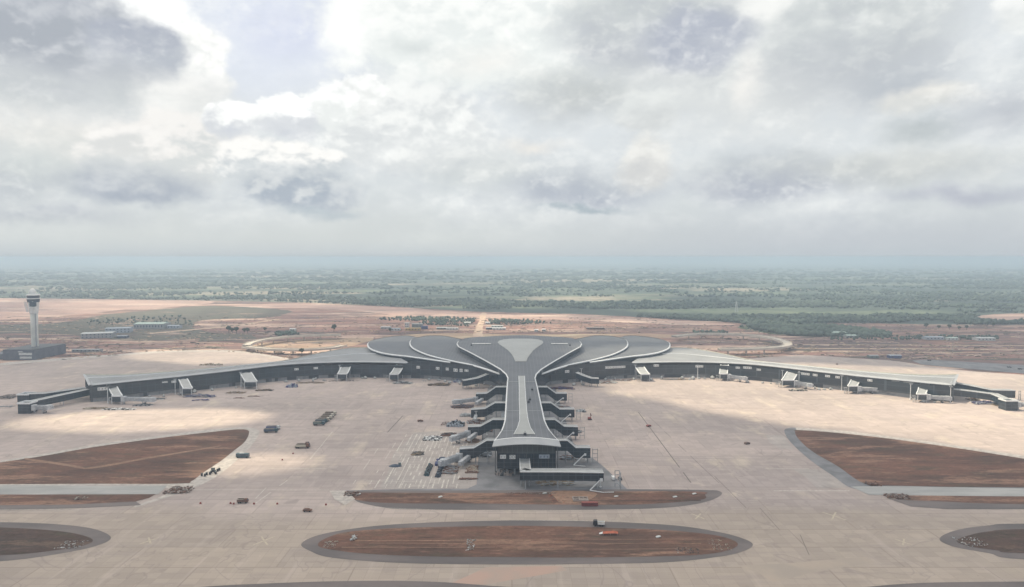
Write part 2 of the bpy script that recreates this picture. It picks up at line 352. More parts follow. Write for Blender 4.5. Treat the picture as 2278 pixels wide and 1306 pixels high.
# ------------------------------------------------------------------ mesh helpers
class MB:
    def __init__(s): s.v = []; s.f = []
    def add(s, vs, fs):
        o = len(s.v); s.v += [tuple(p) for p in vs]; s.f += [tuple(i + o for i in f) for f in fs]; return s
    def box(s, x0, y0, z0, x1, y1, z1):
        return s.add([(x0, y0, z0), (x1, y0, z0), (x1, y1, z0), (x0, y1, z0), (x0, y0, z1), (x1, y0, z1), (x1, y1, z1), (x0, y1, z1)],
                     [(0, 3, 2, 1), (4, 5, 6, 7), (0, 1, 5, 4), (1, 2, 6, 5), (2, 3, 7, 6), (3, 0, 4, 7)])
    def beam(s, a, b, w_, h, taper=1.0):
        """box of width w_ and height h from point a to point b"""
        a = Vector(a); b = Vector(b); d = (b - a)
        if d.length < 1e-6: return s
        d.normalize(); up = Vector((0, 0, 1)) if abs(d.z) < .95 else Vector((0, 1, 0))
        sd = d.cross(up).normalized(); u = sd.cross(d).normalized()
        vs = []
        for p, k in ((a, 1.0), (b, taper)):
            for i, j in ((-1, -1), (1, -1), (1, 1), (-1, 1)): vs.append(p + sd * (i * w_ / 2 * k) + u * (j * h / 2 * k))
        return s.add(vs, [(0, 3, 2, 1), (4, 5, 6, 7), (0, 1, 5, 4), (1, 2, 6, 5), (2, 3, 7, 6), (3, 0, 4, 7)])
    def tube(s, a, b, r0, r1=None, n=8, cap=True):
        a = Vector(a); b = Vector(b); r1 = r0 if r1 is None else r1
        d = (b - a).normalized(); up = Vector((0, 0, 1)) if abs(d.z) < .9 else Vector((0, 1, 0))
        sd = d.cross(up).normalized(); u = sd.cross(d).normalized()
        vs = [p + sd * (math.cos(t) * r) + u * (math.sin(t) * r) for p, r in ((a, r0), (b, r1)) for t in [2 * math.pi * i / n for i in range(n)]]
        fs = [(i, (i + 1) % n, n + (i + 1) % n, n + i) for i in range(n)]
        if cap: fs += [tuple(range(n - 1, -1, -1)), tuple(range(n, 2 * n))]
        return s.add(vs, fs)
    def lathe(s, cx, cy, prof, n=20, cap=True):
        vs = [(cx + r * math.cos(2 * math.pi * i / n), cy + r * math.sin(2 * math.pi * i / n), z) for r, z in prof for i in range(n)]
        fs = [(k * n + i, k * n + (i + 1) % n, (k + 1) * n + (i + 1) % n, (k + 1) * n + i) for k in range(len(prof) - 1) for i in range(n)]
        if cap: fs += [tuple(range(n - 1, -1, -1)), tuple((len(prof) - 1) * n + i for i in range(n))]
        return s.add(vs, fs)
    def grid(s, rows, close=False):
        n = len(rows[0]); vs = [p for r in rows for p in r]
        fs = [(k * n + i, k * n + i + 1, (k + 1) * n + i + 1, (k + 1) * n + i) for k in range(len(rows) - 1) for i in range(n - 1)]
        return s.add(vs, fs)
    def prism(s, pts, z0, z1, slope=None):
        n = len(pts); vs = [(p[0], p[1], z0) for p in pts] + [(p[0], p[1], z1) for p in pts]
        fs = [(i, (i + 1) % n, n + (i + 1) % n, n + i) for i in range(n)] + [tuple(range(n - 1, -1, -1)), tuple(range(n, 2 * n))]
        return s.add(vs, fs)
    def build(s, name, m, parent=None, smooth=False, loc=None):
        me = bpy.data.meshes.new(name); me.from_pydata(s.v, [], s.f); me.update()
        bm = bmesh.new(); bm.from_mesh(me); bmesh.ops.recalc_face_normals(bm, faces=bm.faces); bm.to_mesh(me); bm.free()
        me.materials.append(M[m] if isinstance(m, str) else m)
        if smooth: me.polygons.foreach_set('use_smooth', [True] * len(me.polygons))
        o = bpy.data.objects.new(name, me); COL.objects.link(o)
        if parent is not None: o.parent = parent
        if loc is not None: o.location = loc
        return o
def tag(o, label=None, cat=None, group=None, kind=None):
    if label: o['label'] = label
    if cat: o['category'] = cat
    if group: o['group'] = group
    if kind: o['kind'] = kind
    return o
def empty(name, loc, label, cat, group=None, rz=0.0):
    o = bpy.data.objects.new(name, None); COL.objects.link(o); o.location = loc; o.rotation_euler = (0, 0, rz); o.empty_display_size = 2
    return tag(o, label, cat, group)
def dup(root, loc, rz, label, group=None, scale=None):
    r = root.copy(); COL.objects.link(r); r.location = loc; r.rotation_euler = (0, 0, rz)
    r['label'] = label
    if group: r['group'] = group
    if scale: r.scale = scale
    for ch in list(root.children):
        k = ch.copy(); COL.objects.link(k); k.parent = r
        for g in list(ch.children):
            d = g.copy(); COL.objects.link(d); d.parent = k
    return r
def smoothpoly(pts, n=6, closed=True):
    out = []; N = len(pts)
    rngi = range(N) if closed else range(N - 1)
    for i in rngi:
        if closed: p0, p1, p2, p3 = pts[i - 1], pts[i], pts[(i + 1) % N], pts[(i + 2) % N]
        else: p0, p1, p2, p3 = pts[max(i - 1, 0)], pts[i], pts[i + 1], pts[min(i + 2, N - 1)]
        for k in range(n):
            t = k / n
            out.append(tuple(.5 * ((2 * b) + (-a + cc) * t + (2 * a - 5 * b + 4 * cc - d) * t * t + (-a + 3 * b - 3 * cc + d) * t ** 3) for a, b, cc, d in zip(p0, p1, p2, p3)))
    if not closed: out.append(tuple(pts[-1]))
    return out
def sheet(name, px, z, m, smooth=6, rough_edge=0.0):
    P = [at(x, y, 0) for x, y in px]; P = [(p.x, p.y) for p in P]
    if smooth: P = smoothpoly(P, smooth)
    if rough_edge:
        Q = []
        for i, p in enumerate(P):
            q = P[(i + 1) % len(P)]; L = math.hypot(q[0] - p[0], q[1] - p[1]); k = max(1, min(12, int(L / 8)))
            for j in range(k):
                t = j / k; x = p[0] + (q[0] - p[0]) * t; y = p[1] + (q[1] - p[1]) * t
                v = mnoise.noise_vector(Vector((x * .03, y * .03, 3))); Q.append((x + v.x * rough_edge, y + v.y * rough_edge))
        P = Q
    tris = tessellate_polygon([[Vector((x, y, 0)) for x, y in P]])
    b = MB(); b.add([(x, y, z) for x, y in P], tris)
    o = b.build(name, m); tag(o, kind='structure')
    for poly in o.data.polygons:
        if poly.normal.z < 0: poly.flip()
    return o
def inpoly(x, y, poly):
    c_ = False; j = len(poly) - 1
    for i in range(len(poly)):
        xi, yi = poly[i]; xj, yj = poly[j]
        if (yi > y) != (yj > y) and x < (xj - xi) * (y - yi) / (yj - yi) + xi: c_ = not c_
        j = i
    return c_
def structure(o): o['kind'] = 'structure'; return o

# ------------------------------------------------------------------ ground
b = MB(); radii = [1, 150, 400, 800, 1400, 2200, 3500, 6000, 10000, 17000, 30000, 55000, 90000]; n = 72
b.add([(r * math.cos(2 * math.pi * i / n), r * math.sin(2 * math.pi * i / n) + 0, -.5) for r in radii for i in range(n)],
      [(k * n + i, k * n + (i + 1) % n, (k + 1) * n + (i + 1) % n, (k + 1) * n + i) for k in range(len(radii) - 1) for i in range(n)] + [tuple(range(n))])
structure(b.build('ground', 'plain'))
RED = [(-900, 664), (-200, 662), (200, 665), (480, 669), (700, 674), (870, 682), (1060, 693), (1300, 699), (1550, 713), (1645, 718), (1680, 735), (1760, 747),
       (1900, 750), (1985, 750), (1960, 741), (1850, 727), (1820, 720), (1900, 718), (2060, 722), (2278, 722), (2700, 724), (3300, 730), (4200, 1500), (-2000, 1500)]
sheet('construction_ground', RED, -.35, 'site', 3, 8)
sheet('cleared_earth_patch', [(2170, 707), (2200, 700), (2278, 697), (2600, 694), (2600, 716), (2278, 715), (2230, 716)], -.2, 'pink', 4, 6)
sheet('cleared_earth_strip', [(430, 690), (560, 677), (700, 676), (860, 683), (1010, 693), (1090, 698), (1300, 702), (1550, 716), (1640, 722), (1500, 722), (1280, 712), (1100, 708), (900, 703), (800, 692), (650, 684), (520, 692)], -.25, 'pink', 4, 8)
sheet('cleared_earth_left', [(-300, 666), (60, 664), (300, 668), (470, 671), (420, 680), (260, 690), (120, 704), (-300, 722)], -.25, 'pink', 4, 10)
sheet('dry_grass_field', [(170, 712), (230, 700), (340, 690), (470, 680), (640, 690), (600, 705), (450, 712), (430, 728), (480, 745), (380, 757), (250, 754), (150, 745), (20, 742), (-200, 745), (-200, 725), (60, 722)], -.2, 'drygrass', 4, 8)
sheet('dark_field', [(455, 741), (560, 744), (575, 756), (440, 760)], -.15, 'drygrass', 0, 3)
sheet('yard_left', [(556, 775), (575, 765), (640, 757), (760, 752), (830, 752), (800, 765), (760, 772), (640, 777)], -.15, 'yard', 5, 4)
sheet('yard_right', [(1500, 757), (1640, 754), (1712, 762), (1690, 776), (1560, 776), (1500, 772)], -.15, 'site', 5, 4)
sheet('yard_behind_hall', [(900, 745), (1000, 741), (1180, 744), (1400, 742), (1500, 745), (1500, 752), (900, 752)], -.12, 'yard', 5, 4)
sheet('green_field', [(1640, 727), (1700, 722), (1810, 722), (1960, 742), (1900, 748), (1760, 746), (1690, 738)], -.1, 'field', 4, 5)
sheet('dirt_road', [(1070, 697), (1082, 697), (1078, 715), (1074, 730), (1072, 752), (1050, 752), (1058, 730), (1066, 712)], -.05, 'dirt', 3, 2)
for k, (ya, yb, yc, wd) in enumerate([(766, 767, 770, 1.2), (774, 775, 780, 1.6), (781, 783, 788, 1.2)]):
    sheet('dirt_road', [(1760, ya), (2000, yb), (2700, yc), (2700, yc + wd), (2000, yb + wd), (1760, ya + wd)], -.05 + .01 * k, 'dirt', 0, 1)
sheet('dirt_road', [(30, 752), (300, 758), (520, 763), (520, 764.4), (300, 759.6), (30, 754)], -.05, 'dirt', 0, 1)
sheet('dirt_road', [(330, 741), (520, 724), (620, 709), (624, 710), (525, 726), (334, 743)], -.04, 'dirt', 0, 1)
sheet('grey_road', [(2030, 802), (2060, 800), (2278, 812), (2600, 828), (2600, 850), (2278, 831), (2050, 811)], -.02, 'asphalt', 0, 1)
APR = [(-1400, 836), (-300, 820), (0, 813), (110, 804), (250, 792), (350, 784.5), (480, 782), (560, 786), (650, 800), (750, 812), (900, 818), (1160, 818), (1500, 812), (1640, 800), (1730, 793), (1800, 790.5), (1900, 797),
       (2000, 804), (2100, 820), (2278, 834), (2600, 852), (3600, 880), (6000, 2400), (-4000, 2400)]
sheet('apron', APR, 0, 'apron', 3)
sheet('pale_verge', [(0, 808), (100, 799), (260, 788), (350, 781), (470, 779), (545, 782), (640, 797), (620, 797), (545, 785), (470, 782), (350, 785), (110, 804), (0, 813)], .02, 'pale', 3)
sheet('apron_grey_bay', [(925, 962), (1062, 958), (1062, 1086), (850, 1088), (868, 1040), (880, 1010)], .03, 'apron_grey', 0, 3)
sheet('service_road', [(1085, 862), (1235, 862), (1275, 985), (1345, 1040), (1395, 1088), (1600, 1091), (1380, 1096), (800, 1096), (745, 1092), (860, 1089), (1040, 1087), (1060, 1078), (1064, 1020), (1075, 960)], .04, 'asphalt', 0)
def island(name, outer, inner, shoulder='shoulder', soil='island', z=.06):
    if outer: sheet(name + '_shoulder', outer, z, shoulder, 6)
    if inner: sheet(name + '_earth', inner, z + .05, soil, 6, .8)
island('centre_island', [(670, 1211), (698, 1194), (760, 1180), (860, 1168), (1000, 1161), (1170, 1158), (1350, 1161), (1500, 1169), (1600, 1184), (1655, 1199), (1675, 1212), (1655, 1226), (1604, 1238), (1484, 1251), (1300, 1255), (1139, 1256), (900, 1253), (740, 1241), (690, 1226)],
       [(708, 1210), (735, 1194), (780, 1183), (900, 1175), (1139, 1171), (1350, 1174), (1484, 1180), (1589, 1191), (1639, 1208), (1619, 1224), (1539, 1236), (1350, 1240), (1139, 1240), (850, 1235), (730, 1222)])
island('strip_island', [(768, 1097), (800, 1092), (1100, 1091), (1363, 1089), (1560, 1090), (1603, 1094), (1598, 1106), (1556, 1120), (1475, 1130), (1328, 1134), (1100, 1134.5), (902, 1133), (848, 1128), (800, 1118), (785, 1108)],
       [(772, 1099), (800, 1096), (1100, 1097), (1363, 1094), (1555, 1094), (1569, 1101), (1560, 1112), (1448, 1122), (1300, 1123), (1100, 1121), (875, 1119), (795, 1112)])
island('left_island', [(-300, 1075), (-50, 1033), (94, 1010), (214, 989), (375, 967), (482, 954.5), (545, 951), (575, 957), (573, 972), (549, 1003), (496, 1050), (440, 1082), (330, 1120), (300, 1126), (380, 1088), (200, 1080), (-300, 1090)], None, 'pale')
island('left_island', None, [(-300, 1080), (-50, 1037), (94, 1015), (214, 994), (375, 972), (482, 960), (530, 955.5), (551, 957), (554, 965), (544, 983), (522, 1002), (496, 1023), (455, 1050), (426, 1071), (400, 1076), (200, 1077), (-300, 1080)])
sheet('island_road', [(-300, 1079), (200, 1081), (372, 1081), (352, 1100), (200, 1101), (-300, 1102)], .14, 'roadgrey', 0)
sheet('left_lower_earth', [(-300, 1101), (346, 1100), (330, 1108), (300, 1116), (160, 1123), (-300, 1126)], .15, 'island', 0, .8)
sheet('left_lower_shoulder', [(-300, 1122), (0, 1122), (160, 1120), (300, 1114), (314, 1124), (161, 1131), (0, 1134), (-300, 1136)], .13, 'shoulder', 0)
island('right_island', [(1745, 960), (1752, 953), (1775, 952), (1892, 961), (2080, 985), (2278, 1015), (2600, 1070), (2600, 1090), (2000, 1086), (1903, 1088), (1852, 1058), (1799, 1021), (1758, 983)], None, 'asphalt')
sheet('right_island_kerb', [(1770, 951), (1892, 960), (2080, 984), (2278, 1014), (2600, 1069), (2600, 1078), (2278, 1022), (2080, 991), (1892, 967), (1772, 958)], .09, 'pale', 0)
island('right_island', None, [(1770, 961), (1780, 957.5), (1892, 966), (2080, 990), (2278, 1021), (2600, 1076), (2600, 1086), (2278, 1085), (2000, 1081), (1946, 1080), (1911, 1071), (1866, 1039), (1812, 1007), (1777, 978)])
sheet('right_island_road', [(1892, 1083), (1960, 1082), (2278, 1087), (2600, 1090), (2600, 1108), (2278, 1105), (1973, 1102), (1933, 1101)], .14, 'roadgrey', 0)
sheet('right_lower_shoulder', [(1986, 1113), (2026, 1108), (2600, 1118), (2600, 1134), (2278, 1133), (2107, 1133), (2026, 1127)], .13, 'shoulder', 0)
sheet('right_lower_earth', [(1973, 1103), (2278, 1105), (2600, 1107), (2600, 1122), (2278, 1122), (2150, 1119), (2026, 1114), (1990, 1110)], .15, 'island', 0, .8)
sheet('taper_slab', [(733, 1092), (770, 1092), (790, 1110), (768, 1124), (745, 1112)], .13, 'pale', 0)
sheet('taper_slab', [(1703, 968), (1745, 969), (1765, 1000), (1735, 998), (1712, 984)], .05, 'apron_grey', 0)
sheet('taper_slab', [(1762, 1043), (1850, 1045), (1890, 1085), (1820, 1088), (1790, 1060)], .05, 'apron_grey', 0)
island('near_left_island', [(-500, 1180), (-200, 1162), (0, 1162), (120, 1166), (205, 1176), (246, 1194), (225, 1211), (150, 1229), (0, 1249), (-250, 1258)],
       [(-450, 1190), (-200, 1175), (0, 1174), (100, 1179), (165, 1187), (206, 1200), (190, 1213), (120, 1225), (0, 1236), (-250, 1240)], 'shoulder', 'island_dark')
island('near_right_island', [(2700, 1165), (2278, 1165), (2200, 1169), (2130, 1179), (2090, 1198), (2120, 1216), (2200, 1231), (2278, 1245), (2700, 1262)],
       [(2700, 1178), (2278, 1177), (2200, 1182), (2160, 1190), (2128, 1203), (2160, 1216), (2220, 1225), (2278, 1232), (2700, 1245)], 'shoulder', 'island_dark')
island('near_island', [(300, 1330), (440, 1307), (600, 1298), (760, 1293), (920, 1293), (1060, 1301), (1200, 1320), (1200, 1400), (300, 1400)], None)
island('near_island', [(1850, 1318), (1930, 1306), (2030, 1298), (2150, 1295), (2400, 1294), (2700, 1300), (2700, 1400), (1850, 1400)], None)
sheet('dusty_slab', [(1080, 1262), (1250, 1258), (1265, 1268), (1190, 1281), (1080, 1300), (1000, 1300)], .02, mat('reddish_concrete', (.46, .31, .25), (.40, .31, .26), .05), 0, 1)
sheet('dusty_slab', [(1640, 1258), (1740, 1254), (1930, 1240), (1950, 1252), (1800, 1275), (1720, 1296), (1690, 1275)], .02, mat('patched_concrete', (.36, .30, .255), (.42, .34, .28), .05), 0, 1)

# painted lines and joints on the apron
pl = MB(); tarb = MB()
def line(bd, p, q, w_, z=.06, broken=0.0):
    a = at(*p); e = at(*q); a.z = e.z = z
    d = e - a; L = d.length; d.normalize(); sd = Vector((-d.y, d.x, 0)) * (w_ / 2)
    k = max(1, int(L / 9)); 
    for i in range(k):
        if broken and random.random() < broken: continue
        s0, s1 = a + d * (L * i / k), a + d * (L * (i + 1) / k)
        bd.add([s0 - sd, s1 - sd, s1 + sd, s0 + sd], [(0, 1, 2, 3)])
for p, q, w_, bk in [((430, 1090), (733, 1090), .5, 0), ((1722, 1092), (1890, 1092), .9, 0), ((1700, 1043), (1800, 1043), .5, .1), ((597, 1042), (728, 1042), .5, .05), ((668, 967), (830, 967), .5, .05), ((700, 1001), (1000, 1002), .4, .3),
                     ((860, 1034), (1045, 1040), .5, .25), ((850, 963), (1005, 962), .4, .3), ((815, 1070), (940, 1072), .4, .2), ((740, 960), (690, 1022), .5, .1), ((640, 1068), (560, 1126), .6, .25), ((568, 1110), (592, 1085), .5, 0)]:
    line(pl, p, q, w_, .062, bk)
for X in [905, 918, 928, 937, 946, 955, 963, 971, 979, 987, 995, 1003, 1011, 1019, 1027, 1036, 1044]:                # the close-set lines of the stands beside the pier
    p = at(X, 966); q = Vector((p.x, at(900, 1086).y, 0))
    L = q.y - p.y; k = 16
    for i in range(k):
        if random.random() < .3: continue
        y0 = p.y + L * i / k; y1 = p.y + L * (i + 1) / k
        wd = random.choice([.18, .3, .45]); x0 = p.x + random.uniform(-.1, .1)
        pl.add([(x0 - wd, y0, .065), (x0 + wd, y0, .065), (x0 + wd, y1, .065), (x0 - wd, y1, .065)], [(0, 1, 2, 3)])
for X in [800, 830, 862, 890]:
    p = at(X + 50, 985); ye = at(900, 1086).y
    for i in range(14):
        if random.random() < .5: continue
        y0 = p.y + (ye - p.y) * i / 14; y1 = p.y + (ye - p.y) * (i + 1) / 14
        pl.add([(p.x - .2, y0, .065), (p.x + .2, y0, .065), (p.x + .2, y1, .065), (p.x - .2, y1, .065)], [(0, 1, 2, 3)])
crs = MB()
for cx_, cy_, s_ in [(333, 1203, 2.4), (588, 1203, 3.2), (1855, 1148, 3.4), (1553, 1149, 2.4), (2010, 1206, 2.2)]:     # closed-taxiway crosses
    o = at(cx_, cy_)
    for sg in (1, -1):
        d = Vector((s_, s_ * 1.5 * sg, 0)); e = Vector((-d.y, d.x, 0)).normalized() * .4
        z = .07 + .004 * sg
        crs.add([(o + d + e).to_tuple()[:2] + (z,), (o + d - e).to_tuple()[:2] + (z,), (o - d - e).to_tuple()[:2] + (z,), (o - d + e).to_tuple()[:2] + (z,)], [(0, 1, 2, 3)])
line(pl, (-100, 1135.5), (161, 1133.5), .4, .16); line(pl, (820, 1129), (1000, 1136), .3, .16); line(pl, (1000, 1136), (1330, 1136), .3, .16)
line(pl, (1100, 1157), (1400, 1160), .3, .10)
for p, q, w_ in [((1420, 917), (1537, 1074), .7), ((1445, 928), (1600, 1075), .35), ((1700, 935), (1765, 985), .3), ((896, 925), (862, 962), .8), ((1590, 1060), (1660, 1130), .35), ((1690, 1130), (1735, 1180), .3), ((1780, 1190), (1800, 1235), .3), ((1500, 1020), (1720, 1022), .25), ((200, 922), (300, 930), .3)]:
    line(tarb, p, q, w_, .058, .12)
sheet('dirt_track', [(188, 1041), (230, 1035), (330, 1017), (420, 1003), (485, 992), (486, 994), (420, 1006), (330, 1021), (232, 1039), (190, 1044)], .15, 'track', 3, .6)
sheet('dirt_track', [(60, 1020), (120, 1028), (185, 1039), (183, 1043), (120, 1033), (60, 1024)], .16, 'track', 3, .6)
for k, (xa, xb, y, h_) in enumerate([(790, 1180, 1203, 1.6), (820, 1560, 1209, 1.2), (1000, 1600, 1200, 1.0), (760, 1100, 1218, 1.4), (1150, 1590, 1222, 1.2), (1310, 1560, 1114, 1.6), (810, 1200, 1108, 1.0)]):
    sheet('dirt_track', [(xa, y), (xb, y - .5), (xb, y + h_ * .6), (xa, y + h_)], .18 + .004 * k, 'track' if k != 5 else 'island_dark', 0, .7)
sheet('orange_earth', [(1228, 1094), (1300, 1093), (1330, 1100), (1300, 1116), (1250, 1120), (1235, 1108)], .17, 'track', 3, 1.2)
structure(crs.build('taxiway_crosses', mat('faded_paint', (.56, .49, .38), (.44, .37, .30), .8, .85)))
structure(pl.build('apron_markings', 'paint')); structure(tarb.build('apron_joints', 'tar'))

# ------------------------------------------------------------------ unseen cloud layer added to shade the ground, gaps shaped into sun patches
def m_shade_cloud():
    m, T, bs = new_mat('cloud_shade_layer')
    T.N.remove(bs)
    p = pos(T); x, y, z = T.sep(p)
    kx = sdir.x / sdir.z; ky = sdir.y / sdir.z
    gx = T.m('SUBTRACT', x, T.m('MULTIPLY', z, kx)); gy = T.m('SUBTRACT', y, T.m('MULTIPLY', z, ky))
    g = T.xyz(gx, gy, 0)
    n = T.noise(g, .011, 6, .6); nb = T.noise(g, .0013, 5, .55); nw = T.noise(T.vm('MULTIPLY', g, (.5, 1, 1)), .02, 5, .6)
    jit = T.m('MULTIPLY', T.m('SUBTRACT', n, .5), .9)
    Tm = .10
    def gap(cx_, cy_, rx, ry, rot, soft, amp):
        c_, s_ = math.cos(R(rot)), math.sin(R(rot))
        ddx = T.m('SUBTRACT', gx, cx_); ddy = T.m('SUBTRACT', gy, cy_)
        a = T.m('ADD', T.m('MULTIPLY', ddx, c_ / rx), T.m('MULTIPLY', ddy, s_ / rx)); e = T.m('SUBTRACT', T.m('MULTIPLY', ddy, c_ / ry), T.m('MULTIPLY', ddx, s_ / ry))
        r = T.m('SQRT', T.m('ADD', T.m('MULTIPLY', a, a), T.m('MULTIPLY', e, e)))
        return T.m('MULTIPLY', T.ramp(T.m('ADD', T.m('SUBTRACT', 1.0, r), T.m('MULTIPLY', jit, soft)), 0, .14), amp)
    t = Tm
    for args in [(450, 600, 430, 205, -25, .35, 1.0), (-300, 540, 105, 42, 6, .6, .95), (-163, 424, 42, 25, 10, .7, .75), (-340, 930, 190, 120, 0, .7, .85), (120, 930, 420, 60, 0, .9, .45), (-395, 300, 120, 50, 0, .8, .0)]:
        t = T.m('MAXIMUM', t, gap(*args))
    far = T.m('MULTIPLY', T.ramp(gy, 1000, 1400), T.ramp(T.m('ADD', nb, T.m('MULTIPLY', jit, .25)), .42, .56, .25, .95))
    t = T.m('MAXIMUM', t, far)
    t = T.m('ADD', t, T.m('MULTIPLY', T.m('SUBTRACT', nw, .5), .16), clamp=True)
    t = T.m('SQRT', t)                       # two skins, top and underside
    tr = T.N.new('ShaderNodeBsdfTransparent'); tl = T.N.new('ShaderNodeBsdfTranslucent'); tl.inputs[0].default_value = (.78, .78, .82, 1)
    mx = T.N.new('ShaderNodeMixShader'); T.put(mx.inputs[0], t); T.L.new(tl.outputs[0], mx.inputs[1]); T.L.new(tr.outputs[0], mx.inputs[2])
    out = [q for q in T.N if q.type == 'OUTPUT_MATERIAL'][0]; T.L.new(mx.outputs[0], out.inputs[0])
    return m
HC = 1500.0; ox, oy = sdir.x / sdir.z * HC, sdir.y / sdir.z * HC
b = MB(); nx, ny = 44, 40
xs = np.linspace(-1500, 1600, nx); ys = np.linspace(-350, 2350, ny)
top = []; bot = []
for j, yv in enumerate(ys):
    rt, rb = [], []
    for i, xv in enumerate(xs):
        e = min(1, min(i, nx - 1 - i, j, ny - 1 - j) / 3.0)
        nn = mnoise.fractal(Vector((xv * .004, yv * .004, 1)), 1, 2, 4)
        rt.append((xv + ox, yv + oy, HC + e * (55 + 60 * abs(nn)))); rb.append((xv + ox, yv + oy, HC - e * (12 + 10 * nn)))
    top.append(rt); bot.append(rb)
b.grid(top); b.grid(bot)
o = b.build('cloud', m_shade_cloud(), smooth=True); tag(o, kind='structure')

# ------------------------------------------------------------------ haze
b = MB().box(-95000, -3000, -1.6, 95000, 95000, 134)
hz = b.build('haze', 'white'); tag(hz, kind='stuff')
hm = bpy.data.materials.new('haze_air'); hm.use_nodes = True; hm.node_tree.nodes.clear()
vp = hm.node_tree.nodes.new('ShaderNodeVolumePrincipled'); vo = hm.node_tree.nodes.new('ShaderNodeOutputMaterial')
vp.inputs['Density'].default_value = 2.5e-4; vp.inputs['Color'].default_value = (.57, .70, .86, 1); vp.inputs['Anisotropy'].default_value = .1
hm.node_tree.links.new(vp.outputs[0], vo.inputs['Volume']); hz.data.materials.clear(); hz.data.materials.append(hm)

# ------------------------------------------------------------------ the terminal
AX = 8.6                                        # axis of symmetry
def mir(p): return (2 * AX - p[0],) + tuple(p[1:])
TB = empty('terminal_building', (AX, 640, 0), 'huge airport terminal with petal roofs, a central pier and two long curved wings', 'terminal')
def tb(b, name, m, smooth=False):
    o = b.build(name, m, None, smooth); o.parent = TB; o.matrix_parent_inverse = Matrix.Translation((-AX, -640, 0)); return o
def tbc(b, name, m, parent, smooth=False):
    o = b.build(name, m, None, smooth); o.parent = parent; return o
# --- central roof: pier, neck and hall roof in one sweep
prof = [(981, 1100, 21.0), (969, 1109, 20.8), (957, 1117, 20.5), (946, 1121, 20.2), (934, 1124, 20), (899, 1126, 20), (863, 1128, 20), (841, 1130, 20.1), (832.5, 1126, 20.6), (821, 1113, 21.6), (810, 1094, 22.7), (801, 1078, 23.6), (792, 1061, 24.5), (785, 1048, 25.2), (778, 1034, 26), (771, 1020, 26.7)]
RP = []
for y, x, z in prof:
    p = at(x, y, z); RP.append((p.y, AX - p.x, z))
for x, y, z in [(1016.5, 765, 27.1), (1020, 758.5, 27.3), (1031, 754.2, 27.3)]:
    p = at(x, y, z); RP.append((p.y, AX - p.x, z))
yb = RP[-1][0]; wb = RP[-1][1]
for k in range(1, 8):
    t = k / 7 * math.pi / 2; RP.append((yb + 27 * math.sin(t), wb * max(math.cos(t), .001) ** .8 + .01, 27.3))
RPs = []
for i in range(len(RP) - 1):
    for t in (0, .5): RPs.append(tuple(RP[i][k] * (1 - t) + RP[i + 1][k] * t for k in range(3)))
RPs.append(RP[-1])
def crown(y, w_): return 1.4 + min(w_, 60) * .02
def roof_z(x, y):
    q = min(range(len(RP) - 1), key=lambda i: 0 if RP[i][0] <= y <= RP[i + 1][0] else 1e6 + abs(RP[i][0] - y))
    t = max(0, min(1, (y - RP[q][0]) / max(RP[q + 1][0] - RP[q][0], 1e-6))); w_ = RP[q][1] * (1 - t) + RP[q + 1][1] * t; z = RP[q][2] * (1 - t) + RP[q + 1][2] * t
    s = max(-1, min(1, (x - AX) / max(w_, .1))); return z + crown(y, w_) * (1 - s * s)
NX = 17
rows = [[(AX + w_ * s, y, z + crown(y, w_) * (1 - s * s)) for s in np.linspace(-1, 1, NX)] for y, w_, z in RPs]
b = MB().grid(rows); central = tb(b, 'roof', 'roof', True)
b = MB()
ul = [(AX - w_ + .6, y, z - 1.3) for y, w_, z in RPs]; ll = [(AX - w_, y, z + .05) for y, w_, z in RPs]; l2 = [(AX - w_ - .55, y, z - .2) for y, w_, z in RPs]; l3 = [(AX - w_ + .5, y, z + .35) for y, w_, z in RPs]
b.grid([ul, l2, ll, l3]); b.grid([[mir(p) for p in r] for r in (ul, l2, ll, l3)])
cw = MB(); cl_ = [(AX - w_ + 1.7, y, z - .9) for y, w_, z in RPs if y > 630 and w_ > 13]; cw.grid([cl_, [(x, y, 13.0) for x, y, z in cl_]]); cw.grid([[mir(p) for p in cl_], [mir((x, y, 13.0)) for x, y, z in cl_]]); tb(cw, 'clerestory', 'glass')
o = tbc(b, 'roof_edge', 'trim', central)
# front lip of the pier: a pale arched band sloping out over the end wall
b = MB(); y0, w0, z0 = RP[0]; r0, r1, r2 = [], [], []
for s in np.linspace(-1, 1, 25):
    zc = z0 + crown(y0, w0) * (1 - s * s)
    r0.append((AX + (w0 + .3) * s, y0, zc + .12)); r1.append((AX + (w0 + 1.3) * s, y0 - 4.5 - 1.0 * (1 - s * s), zc - 2.2)); r2.append((AX + (w0 + .6) * s, y0 - 4.2 - 1.0 * (1 - s * s), zc - 2.6))
r3 = [(p[0], y0 + 1.5, p[2] + .5) for p in r2]
b.grid([r0, r1, r2, r3]); tb(b, 'canopy', 'eave')
b = MB(); b.grid([[(p[0], p[1] - .12, p[2] + .1) for p in r0], [(p[0], p[1] + .55, p[2] + .35) for p in r0]]); tb(b, 'canopy_edge', 'trim')
